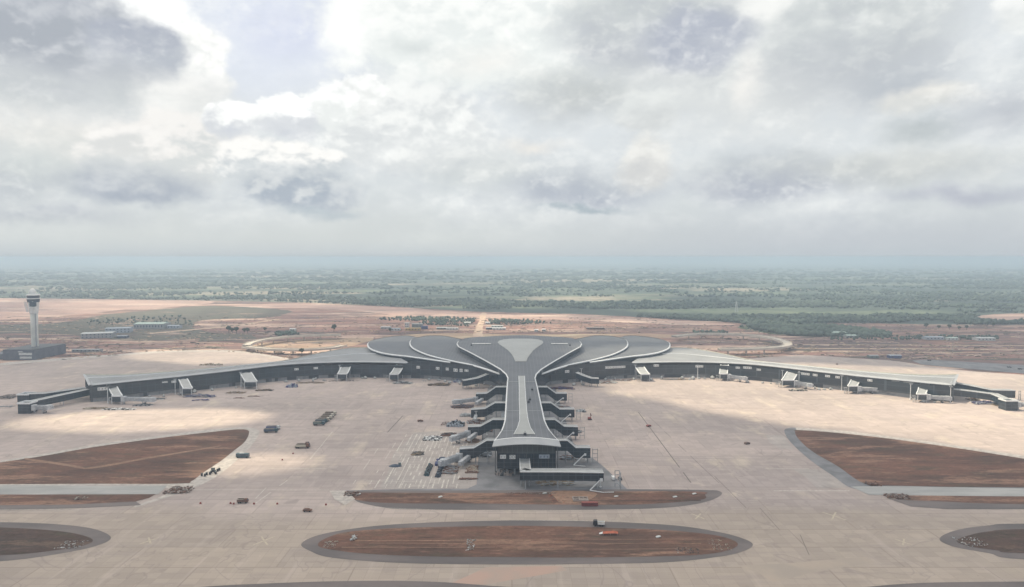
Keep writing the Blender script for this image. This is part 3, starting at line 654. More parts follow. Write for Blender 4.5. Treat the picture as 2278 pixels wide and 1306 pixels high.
# pier body
b = MB(); yf = y0 + 1.0
ringL = [(AX - w_ + 1.6, y, z) for y, w_, z in RPs if y < 700]
b.grid([[(x, y, 4.2) for x, y, z in ringL], [(x, y, z - .6) for x, y, z in ringL]]); b.grid([[mir((x, y, 4.2)) for x, y, z in ringL], [mir((x, y, z - .6)) for x, y, z in ringL]])
x0 = ringL[0][0]; b.box(x0, yf - .3, 4.2, 2 * AX - x0, yf, 13.2)
b.box(x0, yf, 4.0, 2 * AX - x0, 640, 4.2)
tb(b, 'pier_wall', 'glass_navy')
b = MB(); b.box(x0 + .4, yf - .2, 13.2, 2 * AX - x0 - .4, yf + .3, 20.6)
for i in range(12):
    s = -1 + (i + .5) / 6
tb(b, 'upper_glazing', m_glass('upper_glazing_glass', (.035, .04, .046), (.045, .05, .055), 3, 3.5, .3))
b = MB()
for i in range(9): b.beam((x0 + (2 * AX - 2 * x0) * i / 8, yf - .45, 4.2), (x0 + (2 * AX - 2 * x0) * i / 8, yf - .45, 20.5), .22, .3)
for s in (x0 - 1.0, 2 * AX - x0 + 1.0): b.beam((s, yf - 3.0, 3), (s, yf - 3.2, 19), .45, .45)
tb(b, 'mullions', 'dark')
for i in range(8):
    xx = x0 + 1.2 + (2 * AX - 2 * x0 - 2.4) * i / 7
    b = MB(); b.tube((xx, yf + .8, 0), (xx, yf + .8, 4.1), .5, n=8); tb(b, 'column', 'steel')
b = MB(); b.box(x0 + 3, yf + 7, 0, 2 * AX - x0 - 3, 640, 4.0); tb(b, 'undercroft', 'gfloor')
# skylights
def on_roof(rowspx, name, m, lift=.28):
    b = MB(); rr = []
    for (xl, xr, y) in rowspx:
        r = []
        for s in np.linspace(0, 1, 9):
            xx = xl * (1 - s) + xr * s; z = 22.
            for _ in range(8):
                p = at(xx, y, z); z = roof_z(p.x, p.y) + lift
            r.append(tuple(p))
        rr.append(r)
    b.grid(rr); return tbc(b, name, m, central)
on_roof([(1154, 1167, 836), (1155, 1168, 860), (1155, 1170, 890), (1156, 1172, 915), (1156, 1175, 935), (1151, 1180, 951), (1143, 1190, 966)], 'skylight', 'skylight')
on_roof([(1146, 1171, 804), (1143, 1174, 796), (1139, 1179, 789), (1131, 1186, 780), (1120, 1196, 772), (1111, 1205, 766), (1107, 1209, 761.5), (1110, 1206, 758), (1120, 1197, 755), (1140, 1178, 753.2)], 'skylight', 'skylight')
for xl, xr, y in [(1050, 1092, 765), (1226, 1263, 765)]:
    on_roof([(xl, xr, y), (xl, xr, y - 1.3)], 'roof_light_strip', 'white', .8)
for xl, xr, y in [(1129, 1153, 849), (1169, 1194, 849), (1126, 1155, 914), (1175, 1204, 914), (1115, 1156, 959)]:
    on_roof([(xl, xr, y), (xl, xr, y - .7)], 'gutter', 'steel', .3)
b = MB(); 
for (x, y) in [(1184, 868), (1179, 890), (1176, 896), (1049, 769), (1268, 769), (1168, 968)]:
    z = 22.
    for _ in range(6):
        p = at(x, y, z); z = roof_z(p.x, p.y)
    b.box(p.x - .9, p.y - .7, z + .05, p.x + .9, p.y + .7, z + 1.3); b.tube((p.x, p.y, z + 1), (p.x, p.y, z + 2.6), .15)
tbc(b, 'roof_equipment', 'dark', central)
# edge lines of the pier skylight
for side in (0, 1):
    pr = [(1154, 836), (1155, 860), (1155, 890), (1156, 915), (1156, 935), (1151, 951), (1143, 966)] if side == 0 else [(1167, 836), (1168, 860), (1170, 890), (1172, 915), (1175, 935), (1180, 951), (1190, 966)]
    on_roof([(x - .6, x + .6, y) for x, y in pr], 'skylight_edge', 'trim', .45)
# --- petal roofs to either side
def petal(edge, inner, zdrop, side):
    P = [at(x, y, z) for x, y, z in edge]; P = smoothpoly([tuple(p) for p in P], 5, closed=False)
    I = [tuple(at(x, y, z)) for x, y, z in inner]
    ring = P + I
    cx_ = sum(p[0] for p in ring) / len(ring); cy_ = sum(p[1] for p in ring) / len(ring); cz = sum(p[2] for p in ring) / len(ring) + .3
    fm = (lambda p: mir(p)) if side else (lambda p: tuple(p))
    b = MB(); rows = []
    for t in (0, .12, .3, .55, .8, .999):
        rows.append([fm((p[0] + (cx_ - p[0]) * t, p[1] + (cy_ - p[1]) * t, p[2] + (cz - p[2]) * t + .4 * math.sin(t * math.pi / 2))) for p in ring + [ring[0]]])
    b.grid(rows); rf = tb(b, 'petal_roof', 'roof', True)
    n = len(P); rows = [[], [], [], []]; wall = [[], []]
    for i, p in enumerate(P):
        a = P[max(i - 1, 0)]; c_ = P[min(i + 1, n - 1)]
        t = Vector((c_[0] - a[0], c_[1] - a[1], 0)).normalized(); nrm = Vector((t.y, -t.x, 0))
        if nrm.dot(Vector((cx_ - p[0], cy_ - p[1], 0))) > 0: nrm = -nrm
        q = Vector(p)
        rows[0].append(fm(q - nrm * .9 + Vector((0, 0, -1.6)))); rows[1].append(fm(q + nrm * .5 + Vector((0, 0, -.5)))); rows[2].append(fm(q + nrm * .1 + Vector((0, 0, .1)))); rows[3].append(fm(q - nrm * .9 + Vector((0, 0, .45))))
        wq = q - nrm * 1.6; wall[0].append(fm((wq.x, wq.y, wq.z - .9))); wall[1].append(fm((wq.x, wq.y, 12 if zdrop else 3.8)))
    b = MB().grid(rows); tbc(b, 'roof_edge', 'trim', rf)
    b = MB().grid(wall); tb(b, 'clerestory', 'glass')
for side in (0, 1):
    petal([(1119.6, 834, 15.5), (1100, 827.5, 16.5), (1081, 821, 17.6), (1046, 811, 18.6), (1010.7, 804, 19.4), (975.6, 796, 20.2), (946, 787.6, 21.0), (919, 775, 21.8), (911.5, 764.5, 22.2), (916, 755, 22.4), (933, 750, 22.4), (954.5, 747, 22.4), (984, 747, 22.4), (1007, 750.7, 22.4), (1030, 755.5, 22.4)],
          [(1060, 768, 21.6), (1085, 795, 19), (1108, 818, 16.8)], True, side)
    petal([(1002, 806, 18.4), (970, 801.5, 18.5), (940.5, 797.3, 18.7), (905, 792.4, 18.9), (870, 788.5, 19.1), (844, 783.5, 19.3), (823, 775.5, 19.5), (817.5, 767.3, 19.6), (821, 760.5, 19.6), (837, 754.5, 19.6), (867, 749.2, 19.6), (902, 746.7, 19.6), (921, 749, 19.6)],
          [(960, 757, 19), (1000, 775, 18.5), (1040, 798, 17.4)], True, side)
# --- wings: eave line, rear line
front = [(203, 857.5, 14.4), (240, 854, 14.4), (300, 848, 14.4), (400, 838, 14.4), (500, 826.8, 14.4), (628, 812, 14.4), (737, 806.5, 14.4), (830, 806, 14.6), (908, 808, 14.8)]
back = [(189, 833.5, 16.6), (232, 834.5, 16.2), (305, 832.5, 16), (400, 825.5, 16), (500, 816.5, 16), (628, 803.5, 15.6), (700, 788, 15), (780, 774.5, 14.6), (850, 776, 14.4)]
FRs = smoothpoly([tuple(at(*q)) for q in front], 4, False); BKs = smoothpoly([tuple(at(*q)) for q in back], 4, False)
base = [(200, 895), (240, 892), (300, 885), (390, 874), (500, 862), (623, 848), (746, 840.5), (870, 841), (958, 843.5), (1028, 850), (1081, 855), (1122, 861)]
BSs = smoothpoly([tuple(at(*q)) for q in base], 4, False)
def eave_at(x):
    """height of the roof edge above the facade at this x (left half)"""
    if x < at(905, 808, 15).x: return 14.2
    return 18.6 if x < at(1046, 811, 18).x else 18.6 - (x - at(1046, 811, 18).x) / 45 * 3.2
for side in (0, 1):
    fm = (lambda p: mir(tuple(p))) if side else (lambda p: tuple(p))
    rows = [[], [], [], [], []]; lip = [[], [], [], []]; rear = [[], []]
    for i, (f, k) in enumerate(zip(FRs, BKs)):
        f = Vector(f); k = Vector(k); d = (k - f); L = Vector((d.x, d.y, 0)).length; e = Vector((d.x, d.y, 0)) / L
        lip[0].append(fm(f + e * 1.0 + Vector((0, 0, -.9)))); lip[1].append(fm(f)); lip[2].append(fm(f + e * 3.6 + Vector((0, 0, 1.25)))); lip[3].append(fm(f + e * 3.9 + Vector((0, 0, 1.05))))
        z3 = f.z + 1.1
        for j, t in enumerate((0, .25, .5, .75, 1)):
            p = f + e * (3.8 + (L - 3.8) * t); p.z = z3 + (k.z - z3) * t + (1.0 if i < 20 else .3) * math.sin(math.pi * min(t, 1)) ; rows[j].append(fm(p))
        rear[0].append(fm(k)); rear[1].append(fm((k.x, k.y, 0)))
    b = MB().grid(rows); rf = tb(b, 'wing_roof', 'roof_wing', True)
    tbc(MB().grid(lip), 'eave', 'eave', rf)
    ridge = [Vector(p) for p in rows[2]]
    b = MB(); b.grid([[tuple(p + Vector((0, -.35, .1))) for p in ridge], [tuple(p + Vector((0, 0, .65))) for p in ridge], [tuple(p + Vector((0, .4, .1))) for p in ridge]]); tbc(b, 'roof_ridge', 'trim', rf)
    b = MB(); q = [Vector(p) for p in rows[4]]
    b.grid([[tuple(p + Vector((0, -.8, .1))) for p in q], [tuple(p + Vector((0, 0, .7))) for p in q], [tuple(p + Vector((0, .5, -.6))) for p in q]]); tbc(b, 'rear_parapet', 'soffit', rf)
    # diagonal fold on the roof near the hall
    # pale flared end of the wing roof
    f0, k0 = Vector(FRs[0]), Vector(BKs[0]); out = Vector((-1, 0, 0))
    b = MB(); A = [f0 + Vector((0, 0, -.9)) + out * .5, f0 + out * 2.0 + Vector((0, -1, .1)), f0 + Vector((0, 3, 1.4))]; Bq = [k0 + Vector((0, 0, -1.5)) + out * .5, k0 + out * 2.2 + Vector((0, 0, .3)), k0 + Vector((0, 0, .6))]
    b.grid([[fm(p) for p in A], [fm((p + q_) / 2 + Vector((0, 0, .6))) for p, q_ in zip(A, Bq)], [fm(p) for p in Bq]]); tbc(b, 'roof_end', 'eave', rf)
    b = MB(); b.grid([[fm(f0 + out * 1.5 + Vector((0, 1, -.6))), fm(k0 + out * 1.5 + Vector((0, 0, -1)))], [fm(f0 + Vector((3, 2, -4.2))), fm(k0 + Vector((3, 0, -4.6)))]]); tbc(b, 'soffit', 'soffit', rf)
    # facade
    up = [fm((p[0], p[1], eave_at(p[0]))) for p in BSs]; lo_ = [fm((p[0], p[1], 4.0)) for p in BSs]
    b = MB().grid([lo_, up]); b.grid([rear[1], rear[0]])
    pe = Vector(BSs[0]); b.add([fm((pe.x, pe.y, 0)), fm((pe.x, pe.y, 14)), fm((k0.x + 4, k0.y, 14)), fm((k0.x + 4, k0.y, 0))], [(0, 1, 2, 3)])
    tb(b, 'wing_wall', 'glass')
    b = MB(); b.grid([[fm((p[0], p[1] + 1.2, 0)) for p in BSs], [fm((p[0], p[1] + 1.2, 4.0)) for p in BSs]]); tb(b, 'ground_floor', 'gfloor')
    b = MB(); b.grid([[fm((p[0], p[1] - .35, 3.7)) for p in BSs], [fm((p[0], p[1] - .35, 4.3)) for p in BSs], [fm((p[0], p[1] + .1, 4.3)) for p in BSs]]); tb(b, 'floor_band', 'dark')
    # hall body behind the facade under the petals
b = MB()
bp = [(at(905, 841).x, 735), (at(905, 841).x, 900), (2 * AX - at(905, 841).x, 900), (2 * AX - at(905, 841).x, 735), (AX + 24, 706), (AX - 24, 706)]
b.prism(bp, 0, 14.0); tb(b, 'hall_block', 'glass')

# ------------------------------------------------------------------ corridors and boarding bridges
def corridor_parts(root, pts, width, wallh, legs=True, open_end=False, roofm='linkroof', origin=None):
    """glazed link under a thin pale roof; pts are roof points"""
    o0 = Vector(origin); P = [Vector(p) - o0 for p in pts]; n = len(P)
    L, Rr = [], []
    for i, p in enumerate(P):
        a = P[max(i - 1, 0)]; c_ = P[min(i + 1, n - 1)]; t = Vector((c_.x - a.x, c_.y - a.y, 0)).normalized(); s = Vector((-t.y, t.x, 0)) * width / 2
        if 0 < i < n - 1:
            t1 = (p - a); t1.z = 0; t1.normalize(); s = s / max(.6, abs(t.dot(t1)))
        L.append(p + s); Rr.append(p - s)
    up = Vector((0, 0, .35))
    b = MB(); b.grid([L, [q + up for q in L], [q + up for q in Rr], Rr, L]); 
    b.add([L[0], L[0] + up, Rr[0] + up, Rr[0]], [(0, 1, 2, 3)]); b.add([L[-1], L[-1] + up, Rr[-1] + up, Rr[-1]], [(3, 2, 1, 0)])
    rf = b.build('roof', roofm, root)
    b = MB()
    for S in (L, Rr):
        k = Vector((0, 0, .36)); sgn = .3
        b.grid([[q + Vector((0, 0, .34)) for q in S], [q + Vector((0, 0, .62)) for q in S], [q + (Vector((0, 0, .62)) + (P[i] - q).normalized() * .45) for i, q in enumerate(S)]])
    b.build('roof_edge', 'trim', rf)
    b = MB(); ins = lambda S: [q + (P[i] - q).normalized() * .5 for i, q in enumerate(S)]
    Li, Ri = ins(L), ins(Rr); h = Vector((0, 0, -wallh))
    b.grid([Li, [q + h for q in Li], [q + h for q in Ri], Ri]); 
    for j in (0, -1): b.add([Li[j], Li[j] + h, Ri[j] + h, Ri[j]], [(0, 1, 2, 3)])
    b.build('glazed_wall', 'glass_navy', root)
    if legs:
        for i in range(n - 1):
            seg = P[i + 1] - P[i]; k = max(1, int(seg.length / 14))
            for j in range(k):
                q = P[i] + seg * ((j + .85) / k) if i or j else P[i] + seg * .9
                b = MB(); zb = q.z - wallh
                if zb + o0.z > .5:
                    t = Vector((seg.x, seg.y, 0)).normalized(); s = Vector((-t.y, t.x, 0)) * (width / 2 - .8)
                    for sg in (-1, 1): b.tube(q + s * sg - Vector((0, 0, wallh)), Vector((q.x + s.x * sg, q.y + s.y * sg, -o0.z)), .28, n=6)
                    b.build('support', 'steel', root)
    return Li, Ri
def tunnel_parts(root, a, b_, cab=True):
    """telescopic boarding tunnel from a to b_ (local coordinates, heights of the tunnel floor axis)"""
    a = Vector(a); e = Vector(b_); d = e - a; L = d.length; u = d / L
    MB().tube(a + Vector((0, 0, -2.2)), a + Vector((0, 0, 2.2)), 2.3, n=12).build('rotunda', 'tunnel', root)
    MB().tube(Vector((a.x, a.y, -root.location.z)), a + Vector((0, 0, -2)), .7, n=8).build('rotunda_column', 'steel', root)
    b = MB()
    for t0, t1, s in ((0.02, .42, 2.5), (.36, .72, 2.9), (.66, .96, 3.3)): b.beam(a + d * t0, a + d * t1, s, s)
    for t in np.linspace(.05, .93, 16): b.beam(a + d * t, a + d * (t + .008), 3.5, 3.5)
    b.build('telescopic_tunnel', 'tunnel', root)
    wpt = a + d * .72; b = MB(); s = Vector((-u.y, u.x, 0)) * 2.1
    for sg in (-1, 1): b.beam(wpt + s * sg, Vector((wpt.x + s.x * sg, wpt.y + s.y * sg, -root.location.z + .9)), .5, .5)
    b.beam(Vector((wpt.x, wpt.y, -root.location.z + 1)) - s, Vector((wpt.x, wpt.y, -root.location.z + 1)) + s, .6, .6)
    b.build('lift_frame', 'steel', root)
    b = MB()
    for sg in (-1, 1):
        c_ = Vector((wpt.x + s.x * sg * .7, wpt.y + s.y * sg * .7, -root.location.z + .65)); b.tube(c_ - s.normalized() * .3, c_ + s.normalized() * .3, .65, n=12)
    b.build('wheels', 'rubber', root)
    if cab:
        b = MB(); b.tube(e + Vector((0, 0, -1.7)), e + Vector((0, 0, 1.9)), 2.4, n=10); b.beam(e, e + u * 3.2, 3.2, 3.2); b.build('cab', 'tunnel', root)
        sp = a + d * .82 + s * 1.4; st = MB(); foot = Vector((sp.x + u.x * -6, sp.y + u.y * -6, -root.location.z + .2))
        for o_ in (-.5, .5): st.beam(sp + s.normalized() * o_ + Vector((0, 0, -1.6)), foot + s.normalized() * o_, .15, .4)
        for k in range(9): q = (sp + Vector((0, 0, -1.6))).lerp(foot, k / 8); st.beam(q - s.normalized() * .5, q + s.normalized() * .5, .3, .08)
        st.build('stairs', 'steel', root)
def slide_bridge(px, pyt, pyb, lean, label, tunnel=None, wpx=20, group='boarding bridges along the wings'):
    wpx *= 1.12
    """fixed link that comes down like a slide from the wing eave to the stand"""
    top = at(px, pyt, 12.6); bottom = at(px + lean, pyb, 7.4); D = top.y; wd = wpx * D / F
    root = empty('boarding_bridge', (bottom.x, bottom.y, 0), label, 'boarding bridge', group)
    o0 = Vector((bottom.x, bottom.y, 0)); T_ = top - o0; B_ = bottom - o0
    rows = [[], [], []]; n = 9; Lr, Rrr, Lw, Rw = [], [], [], []
    for i in range(n):
        t = i / (n - 1); s = t * t * (3 - 2 * t)
        q = T_.lerp(B_, t); q.z = T_.z + (B_.z - T_.z) * s; Lr.append(q + Vector((-wd / 2, 0, 0))); Rrr.append(q + Vector((wd / 2, 0, 0)))
    end = [Lr[-1] + Vector((0, -2.0, 0)), Rrr[-1] + Vector((0, -2.0, 0))]; Lr.append(end[0]); Rrr.append(end[1])
    b = MB(); b.grid([Lr, [(p + q) / 2 + Vector((0, 0, .25)) for p, q in zip(Lr, Rrr)], Rrr]); rf = b.build('roof', 'linkroof', root, True)
    b = MB()
    for S, sg in ((Lr, 1), (Rrr, -1)):
        b.grid([[p + Vector((-.25 * sg, 0, -.5)) for p in S], [p + Vector((-.25 * sg, 0, .55)) for p in S], [p + Vector((.75 * sg, 0, .55)) for p in S], [p + Vector((.75 * sg, 0, 0)) for p in S]])
    a, c_ = Lr[-1], Rrr[-1]; b.box(a.x, a.y - .5, a.z - .6, c_.x, a.y + .4, a.z + .5)
    b.build('roof_edge', 'trim', rf)
    b = MB(); b.grid([[p + Vector((.3, 0, 0)) for p in Lr], [Vector((p.x + .3, p.y, max(p.z - 5, 2.2))) for p in Lr], [Vector((p.x - .3, p.y, max(p.z - 5, 2.2))) for p in Rrr], [p + Vector((-.3, 0, 0)) for p in Rrr]])
    b.add([Lr[-1] + Vector((.3, .1, -.1)), Rrr[-1] + Vector((-.3, .1, -.1)), Vector((Rrr[-1].x - .3, Rrr[-1].y + .1, 2.2)), Vector((Lr[-1].x + .3, Lr[-1].y + .1, 2.2))], [(0, 1, 2, 3)])
    b.build('glazed_wall', 'glass_navy', root)
    for x_, y_ in ((Lr[-1].x + .3, Lr[-1].y), (Rrr[-1].x - .3, Rrr[-1].y), (Lr[3].x + .3, Lr[3].y), (Rrr[3].x - .3, Rrr[3].y)):
        zt = 6.6 if y_ < Lr[-1].y + 1 else Lr[3].z - .3
        MB().tube((x_, y_ - .2, 0), (x_, y_ - .2, zt), .25, n=6).build('support', 'trim', root)
    st = MB()
    for k in range(8):
        z = .4 + k * .6; st.box(Lr[-1].x - 3 + (k % 4) * .6, Lr[-1].y + 1, z - .1, Lr[-1].x - 2 + (k % 4) * .6, Lr[-1].y + 2.2, z)
    st.box(Lr[-1].x - 3.4, Lr[-1].y + .8, 0, Lr[-1].x - 3.1, Lr[-1].y + 1.1, 5.5); st.box(Lr[-1].x - .7, Lr[-1].y + .8, 0, Lr[-1].x - .4, Lr[-1].y + 1.1, 5.5)
    st.box(Lr[-1].x - 3.4, Lr[-1].y + .8, 5.3, Lr[-1].x - .1, Lr[-1].y + 2.4, 5.6)
    st.build('stair_tower', 'steel', root)
    if tunnel:
        (qx, qy, qz) = tunnel; tp = at(qx, qy, qz) - o0
        st_ = Vector((wd / 2 + 1.6, -1.0, 4.7)); tunnel_parts(root, st_, tp)
    return root
slide_bridge(247, 857, 880, 15, 'boarding bridge nearest the left wing tip, its pale tunnel swung right', (338, 889, 4.5), 19)
slide_bridge(406, 843, 863, 12, 'second boarding bridge along the left wing from its tip', None, 19)
slide_bridge(545, 829, 848, 14, 'third boarding bridge along the left wing, level with the far viaduct loop', None, 24)
slide_bridge(772, 812, 831, -10, 'boarding bridge leaning left near the inner end of the left wing', None, 19)
slide_bridge(892, 812, 832, -15, 'boarding bridge at the left foot of the petal roofs, clutter around its base', None, 17)
slide_bridge(1420, 814, 832, 15, 'boarding bridge at the right foot of the petal roofs', None, 18)
slide_bridge(1612, 812, 831, -3, 'boarding bridge on the sunlit right apron with a short tunnel, first from the hall', (1656, 842, 4.2), 16)
slide_bridge(1765, 827, 845, -13, 'boarding bridge second from the hall on the right wing', (1801, 857, 4.2), 24)
slide_bridge(1908, 839, 858, -12, 'boarding bridge third from the hall on the right wing', (1950, 866, 4.2), 19)
slide_bridge(2058, 853, 876, -9, 'boarding bridge nearest the right wing tip with its tunnel swung right', (2108, 886, 4.2), 19)

def link(label, cat, name, pts, width, wallh, grp=None, rm='linkroof'):
    P = [at(*q) for q in pts]; o0 = Vector((P[-1].x, P[-1].y, 0))
    root = empty(name, tuple(o0), label, cat, grp); corridor_parts(root, [tuple(p) for p in P], width, wallh, origin=tuple(o0), roofm=rm); return root, o0
# side links of the pier: level, ramp, level
sides = [([(1128, 861), (1103, 861), (1083, 875), (1058, 876)], [(1192, 861), (1218, 861), (1237, 875), (1262, 875)]),
         ([(1127, 896), (1101, 896), (1078, 909), (1047, 911)], [(1200, 896), (1226, 896), (1246, 910), (1279, 910)]),
         ([(1124, 933), (1096, 933), (1068, 948), (1040, 949)], [(1205, 933), (1235, 933), (1256, 948), (1287, 949)]),
         ([(1106, 979), (1082, 980), (1053, 996), (1021, 998)], [(1232, 979), (1263, 980), (1282, 995), (1315, 995)])]
od = ['first', 'second', 'third', 'fourth']
for k, (lp, rp) in enumerate(sides):
    for sidename, q in (('left', lp), ('right', rp)):
        z0 = 14.5; y_w = at(q[0][0], q[0][1], z0).y; sg = -1 if sidename == 'left' else 1
        pts = []; 
        for i, (x, y) in enumerate(q):
            z = z0 if i < 2 else None
            if z is None:                                   # same depth, lower roof
                z = H - (H - z0) * ((y - HY) / (q[0][1] - HY)) * (y_w / y_w)
            X = (x - CX) / F * y_w * 1.0
            pts.append(Vector((X, y_w, z)))
        o0 = Vector((pts[-1].x, y_w, 0))
        root = empty('pier_link', tuple(o0), '%s glazed side link from the hall on the %s of the pier' % (od[k], sidename), 'boarding link', 'glazed links on both sides of the pier')
        corridor_parts(root, [tuple(p) for p in pts], 5.5, 6.3, origin=tuple(o0))
        zt = pts[-1].z - 4.4
        if sidename == 'left':
            if k != 1: tunnel_parts(root, (0, -3.2, zt), (-17 if k == 0 else -9, -12 if k else -10, zt - .8))
            if k == 0 or k > 1: 
                b = MB(); b.beam((6, -3, zt), (1, -13, zt - 1.5), 2.4, 2.4); b.beam((3, -9, zt - 1), (3, -9, -.0), .5, .5); b.build('second_tunnel', 'tunnel', root)
            else: 
                b = MB(); b.beam((4, -3, zt), (3.4, -9, zt - 2.2), 2.4, 2.4); b.beam((3.5, -8, zt - 2), (3.5, -8, 0), .5, .5); b.build('short_tunnel', 'tunnel', root)
        else:
            b = MB()
            x_ = -4
            b.beam((x_, -3.0, zt + .5), (x_ - 7, -7, .6), .35, .5); b.beam((x_ - 7, -7, .6), (x_, -9.5, .6), .35, .35); b.beam((x_, -3, zt + .5), (x_ + 1.2, -3, zt + .5), 1.4, 1.2)
            b.build('stairs', 'trim', root)
            b = MB(); b.beam((1.8, 2, 0), (1.8, 2, 8.5), .3, .3); b.beam((5.0, 2, 0), (5.0, 2, 8.5), .3, .3)
            for z in (2.5, 5.2, 8): b.beam((1.8, 2, z), (5, 2, z), .3, .3)
            b.build('stair_tower', 'steel', root)
# links near the neck, one each side, sweeping down to the apron
for sidename, q in (('left', [(1085, 832, 12.5), (1062, 841, 9.5), (1036, 846, 8.2), (1029, 846.5, 8.2)]), ('right', [(1283, 829, 12.5), (1300, 836, 10), (1316, 841.5, 8.4), (1332, 842, 8.2)])):
    link('sloping link under the petal roof edge, %s of the pier neck' % sidename, 'boarding link', 'hall_link', q, 5.5, 5.2, 'sloping links by the pier neck')
# L-shaped link off the end of the pier
pA = at(1167, 1022, 9.6); yb_ = at(1167, 1048, 9.4).y
root = empty('front_link', (at(1350, 1060, 0).x, yb_, 0), 'long glazed link that turns right off the end wall of the pier', 'boarding link')
o0 = (at(1350, 1060, 0).x, yb_, 0)
corridor_parts(root, [(pA.x, y0 + 1.0, 9.8), (pA.x, yb_, 9.8), (pA.x + .1, yb_, 9.8)], 6.2, 4.4, origin=o0)
corridor_parts(root, [(pA.x - 3.1, yb_, 9.5), (at(1250, 1048, 9.4).x, yb_, 9.4), (at(1343, 1052, 9.2).x, yb_, 9.0)], 6.4, 4.6, origin=o0)
b = MB(); b.beam((-7, -3.6, 5.5), (-13, -6.5, .6), .35, .5); b.beam((-13, -6.5, .6), (-6, -9.5, .5), .35, .35); b.beam((-7, -3.6, 5.5), (-5.5, -3.6, 5.6), 1.6, 1.3); b.beam((-6, -9.5, .5), (0, -9, .5), .3, .3); b.build('stairs', 'trim', root)
b = MB(); b.beam((2.0, 1, 0), (2.0, 1, 9.5), .35, .35); b.beam((4.6, 1, 0), (4.6, 1, 9.5), .35, .35); b.beam((4.6, -3, 0), (4.6, -3, 9.5), .35, .35)
for z in (2, 4.5, 7, 9.3): b.beam((2, 1, z), (4.6, 1, z), .3, .3); b.beam((4.6, 1, z), (4.6, -3, z - 1), .3, .3)
b.build('stair_tower', 'steel', root)
# links running out from the wing tips
root, o0 = link('front glazed link running out from the left wing tip to a square head house', 'boarding link', 'tip_link', [(196, 866, 9.4), (130, 880, 8.8), (70, 893, 8.4), (62, 895, 8.4)], 6, 5.4, 'links at the wing tips')
b = MB(); b.box(-4.6, -5.5, 0, 5.2, 3.6, 8.0); b.build('head_house', 'glass_navy', root)
b = MB(); 
for x0_, y0_, x1_, y1_ in ((-5, -6, 5.6, -5.3), (-5, 3.4, 5.6, 4.1), (-5, -5.3, -4.3, 3.4), (4.9, -5.3, 5.6, 3.4)): b.box(x0_, y0_, 8.0, x1_, y1_, 9.3)
b.build('head_house_parapet', 'trim', root)
tunnel_parts(root, (7.6, -3.4, 4.8), (19, -2.5, 4.8))
root, o0 = link('rear glazed link running out from the left wing tip behind the front one', 'boarding link', 'tip_link', [(190, 862.5, 9.4), (100, 875, 8.6), (60, 876.5, 8.2)], 6, 5.4, 'links at the wing tips')
b = MB(); b.box(-6, -3.8, 0, 4, 5.5, 7.8); b.build('head_house', 'glass_navy', root)
b = MB()
for x0_, y0_, x1_, y1_ in ((-6.4, -4.2, 4.4, -3.5), (-6.4, 5.2, 4.4, 5.9), (-6.4, -3.5, -5.7, 5.2)): b.box(x0_, y0_, 7.8, x1_, y1_, 9.0)
b.build('head_house_parapet', 'trim', root)
root, o0 = link('rear glazed link running out from the right wing tip', 'boarding link', 'tip_link', [(2112, 850, 11.5), (2160, 858, 10), (2205, 867.5, 8.6), (2255, 868.5, 8.4)], 6, 6.5, 'links at the wing tips')
b = MB(); b.beam((3.4, -2, 0), (3.4, -2, 8.6), .4, .4); b.beam((5, -2, 0), (5, -2, 8.6), .4, .4)
for z in (2, 5, 8): b.beam((3.4, -2, z), (5, -2, z), .3, .3)
b.build('stair_tower', 'steel', root)
root, o0 = link('front glazed link running out from the right wing tip to a head house', 'boarding link', 'tip_link', [(2112, 865, 9.5), (2165, 871, 9), (2212, 877, 8.4), (2240, 889, 8.2)], 6, 5.4, 'links at the wing tips')
b = MB(); b.box(-5, -6, 0, 5, 3, 7.8); b.build('head_house', 'glass_navy', root)
b = MB()
for x0_, y0_, x1_, y1_ in ((-5.4, -6.4, 5.4, -5.7), (-5.4, -5.7, -4.7, 3), (4.7, -5.7, 5.4, 3)): b.box(x0_, y0_, 7.8, x1_, y1_, 8.9)
b.build('head_house_parapet', 'trim', root)
tunnel_parts(root, (7.2, -3.4, 4.8), (24, -6, 4.8))

# ------------------------------------------------------------------ light masts along the stands
def mast():
    r = empty('light_mast', (0, 0, 0), 'x', 'light mast', 'tall light masts along the stands')
    MB().lathe(0, 0, [(.7, 0), (.7, .6), (.32, .65), (.24, 14.5)], 8).build('pole', 'trim', r)
    b = MB(); b.box(-1.5, -.4, 14.4, 1.5, .4, 14.7)
    for i in range(4): b.box(-1.4 + i * .75, -.75, 14.1, -.85 + i * .75, -.3, 14.6)
    b.build('lamp_head', 'steel', r); return r
masts = [(240, 897, 'left wing tip, beside the nearest boarding bridge'), (390, 877, 'left wing, just left of the second boarding bridge'), (536, 860, 'left wing, just left of the third boarding bridge'), (756, 842, 'left wing, beside the bridge leaning left'),
         (1293, 851, 'the sloping link right of the pier neck'), (1413, 842, 'the bridge at the right foot of the petals'), (1552, 842, 'right wing between the first two bridges'), (1740, 855, 'right wing, left of the second bridge'), (1777, 860, 'right wing, right of the second bridge'),
         (1872, 869, 'right wing, left of the third bridge'), (2025, 889, 'right wing, left of the tip bridge'), (2114, 896, 'the right wing tip corner')]
m0 = mast()
for i, (x, y, s) in enumerate(masts):
    r = m0 if i == 0 else dup(m0, (0, 0, 0), 0, '')
    p = at(x, y); r.location = p; r['label'] = 'pale light mast standing at ' + s
# masts by the pier
for i, (x, y, s) in enumerate([(1059, 940, 'second side link on the pier left'), (1058, 978, 'third side link on the pier left'), (1083, 968, 'ramp of the third link on the pier left'), (1240, 968, 'ramp of the third link on the pier right'), (1303, 1024, 'head of the fourth link on the pier right'), (1266, 930, 'second side link on the pier right'), (1336, 1084, 'right end of the long front link')]):
    p = at(x, y); dup(m0, p, 0, 'pale light mast in front of the ' + s, scale=(.8, .8, .62))

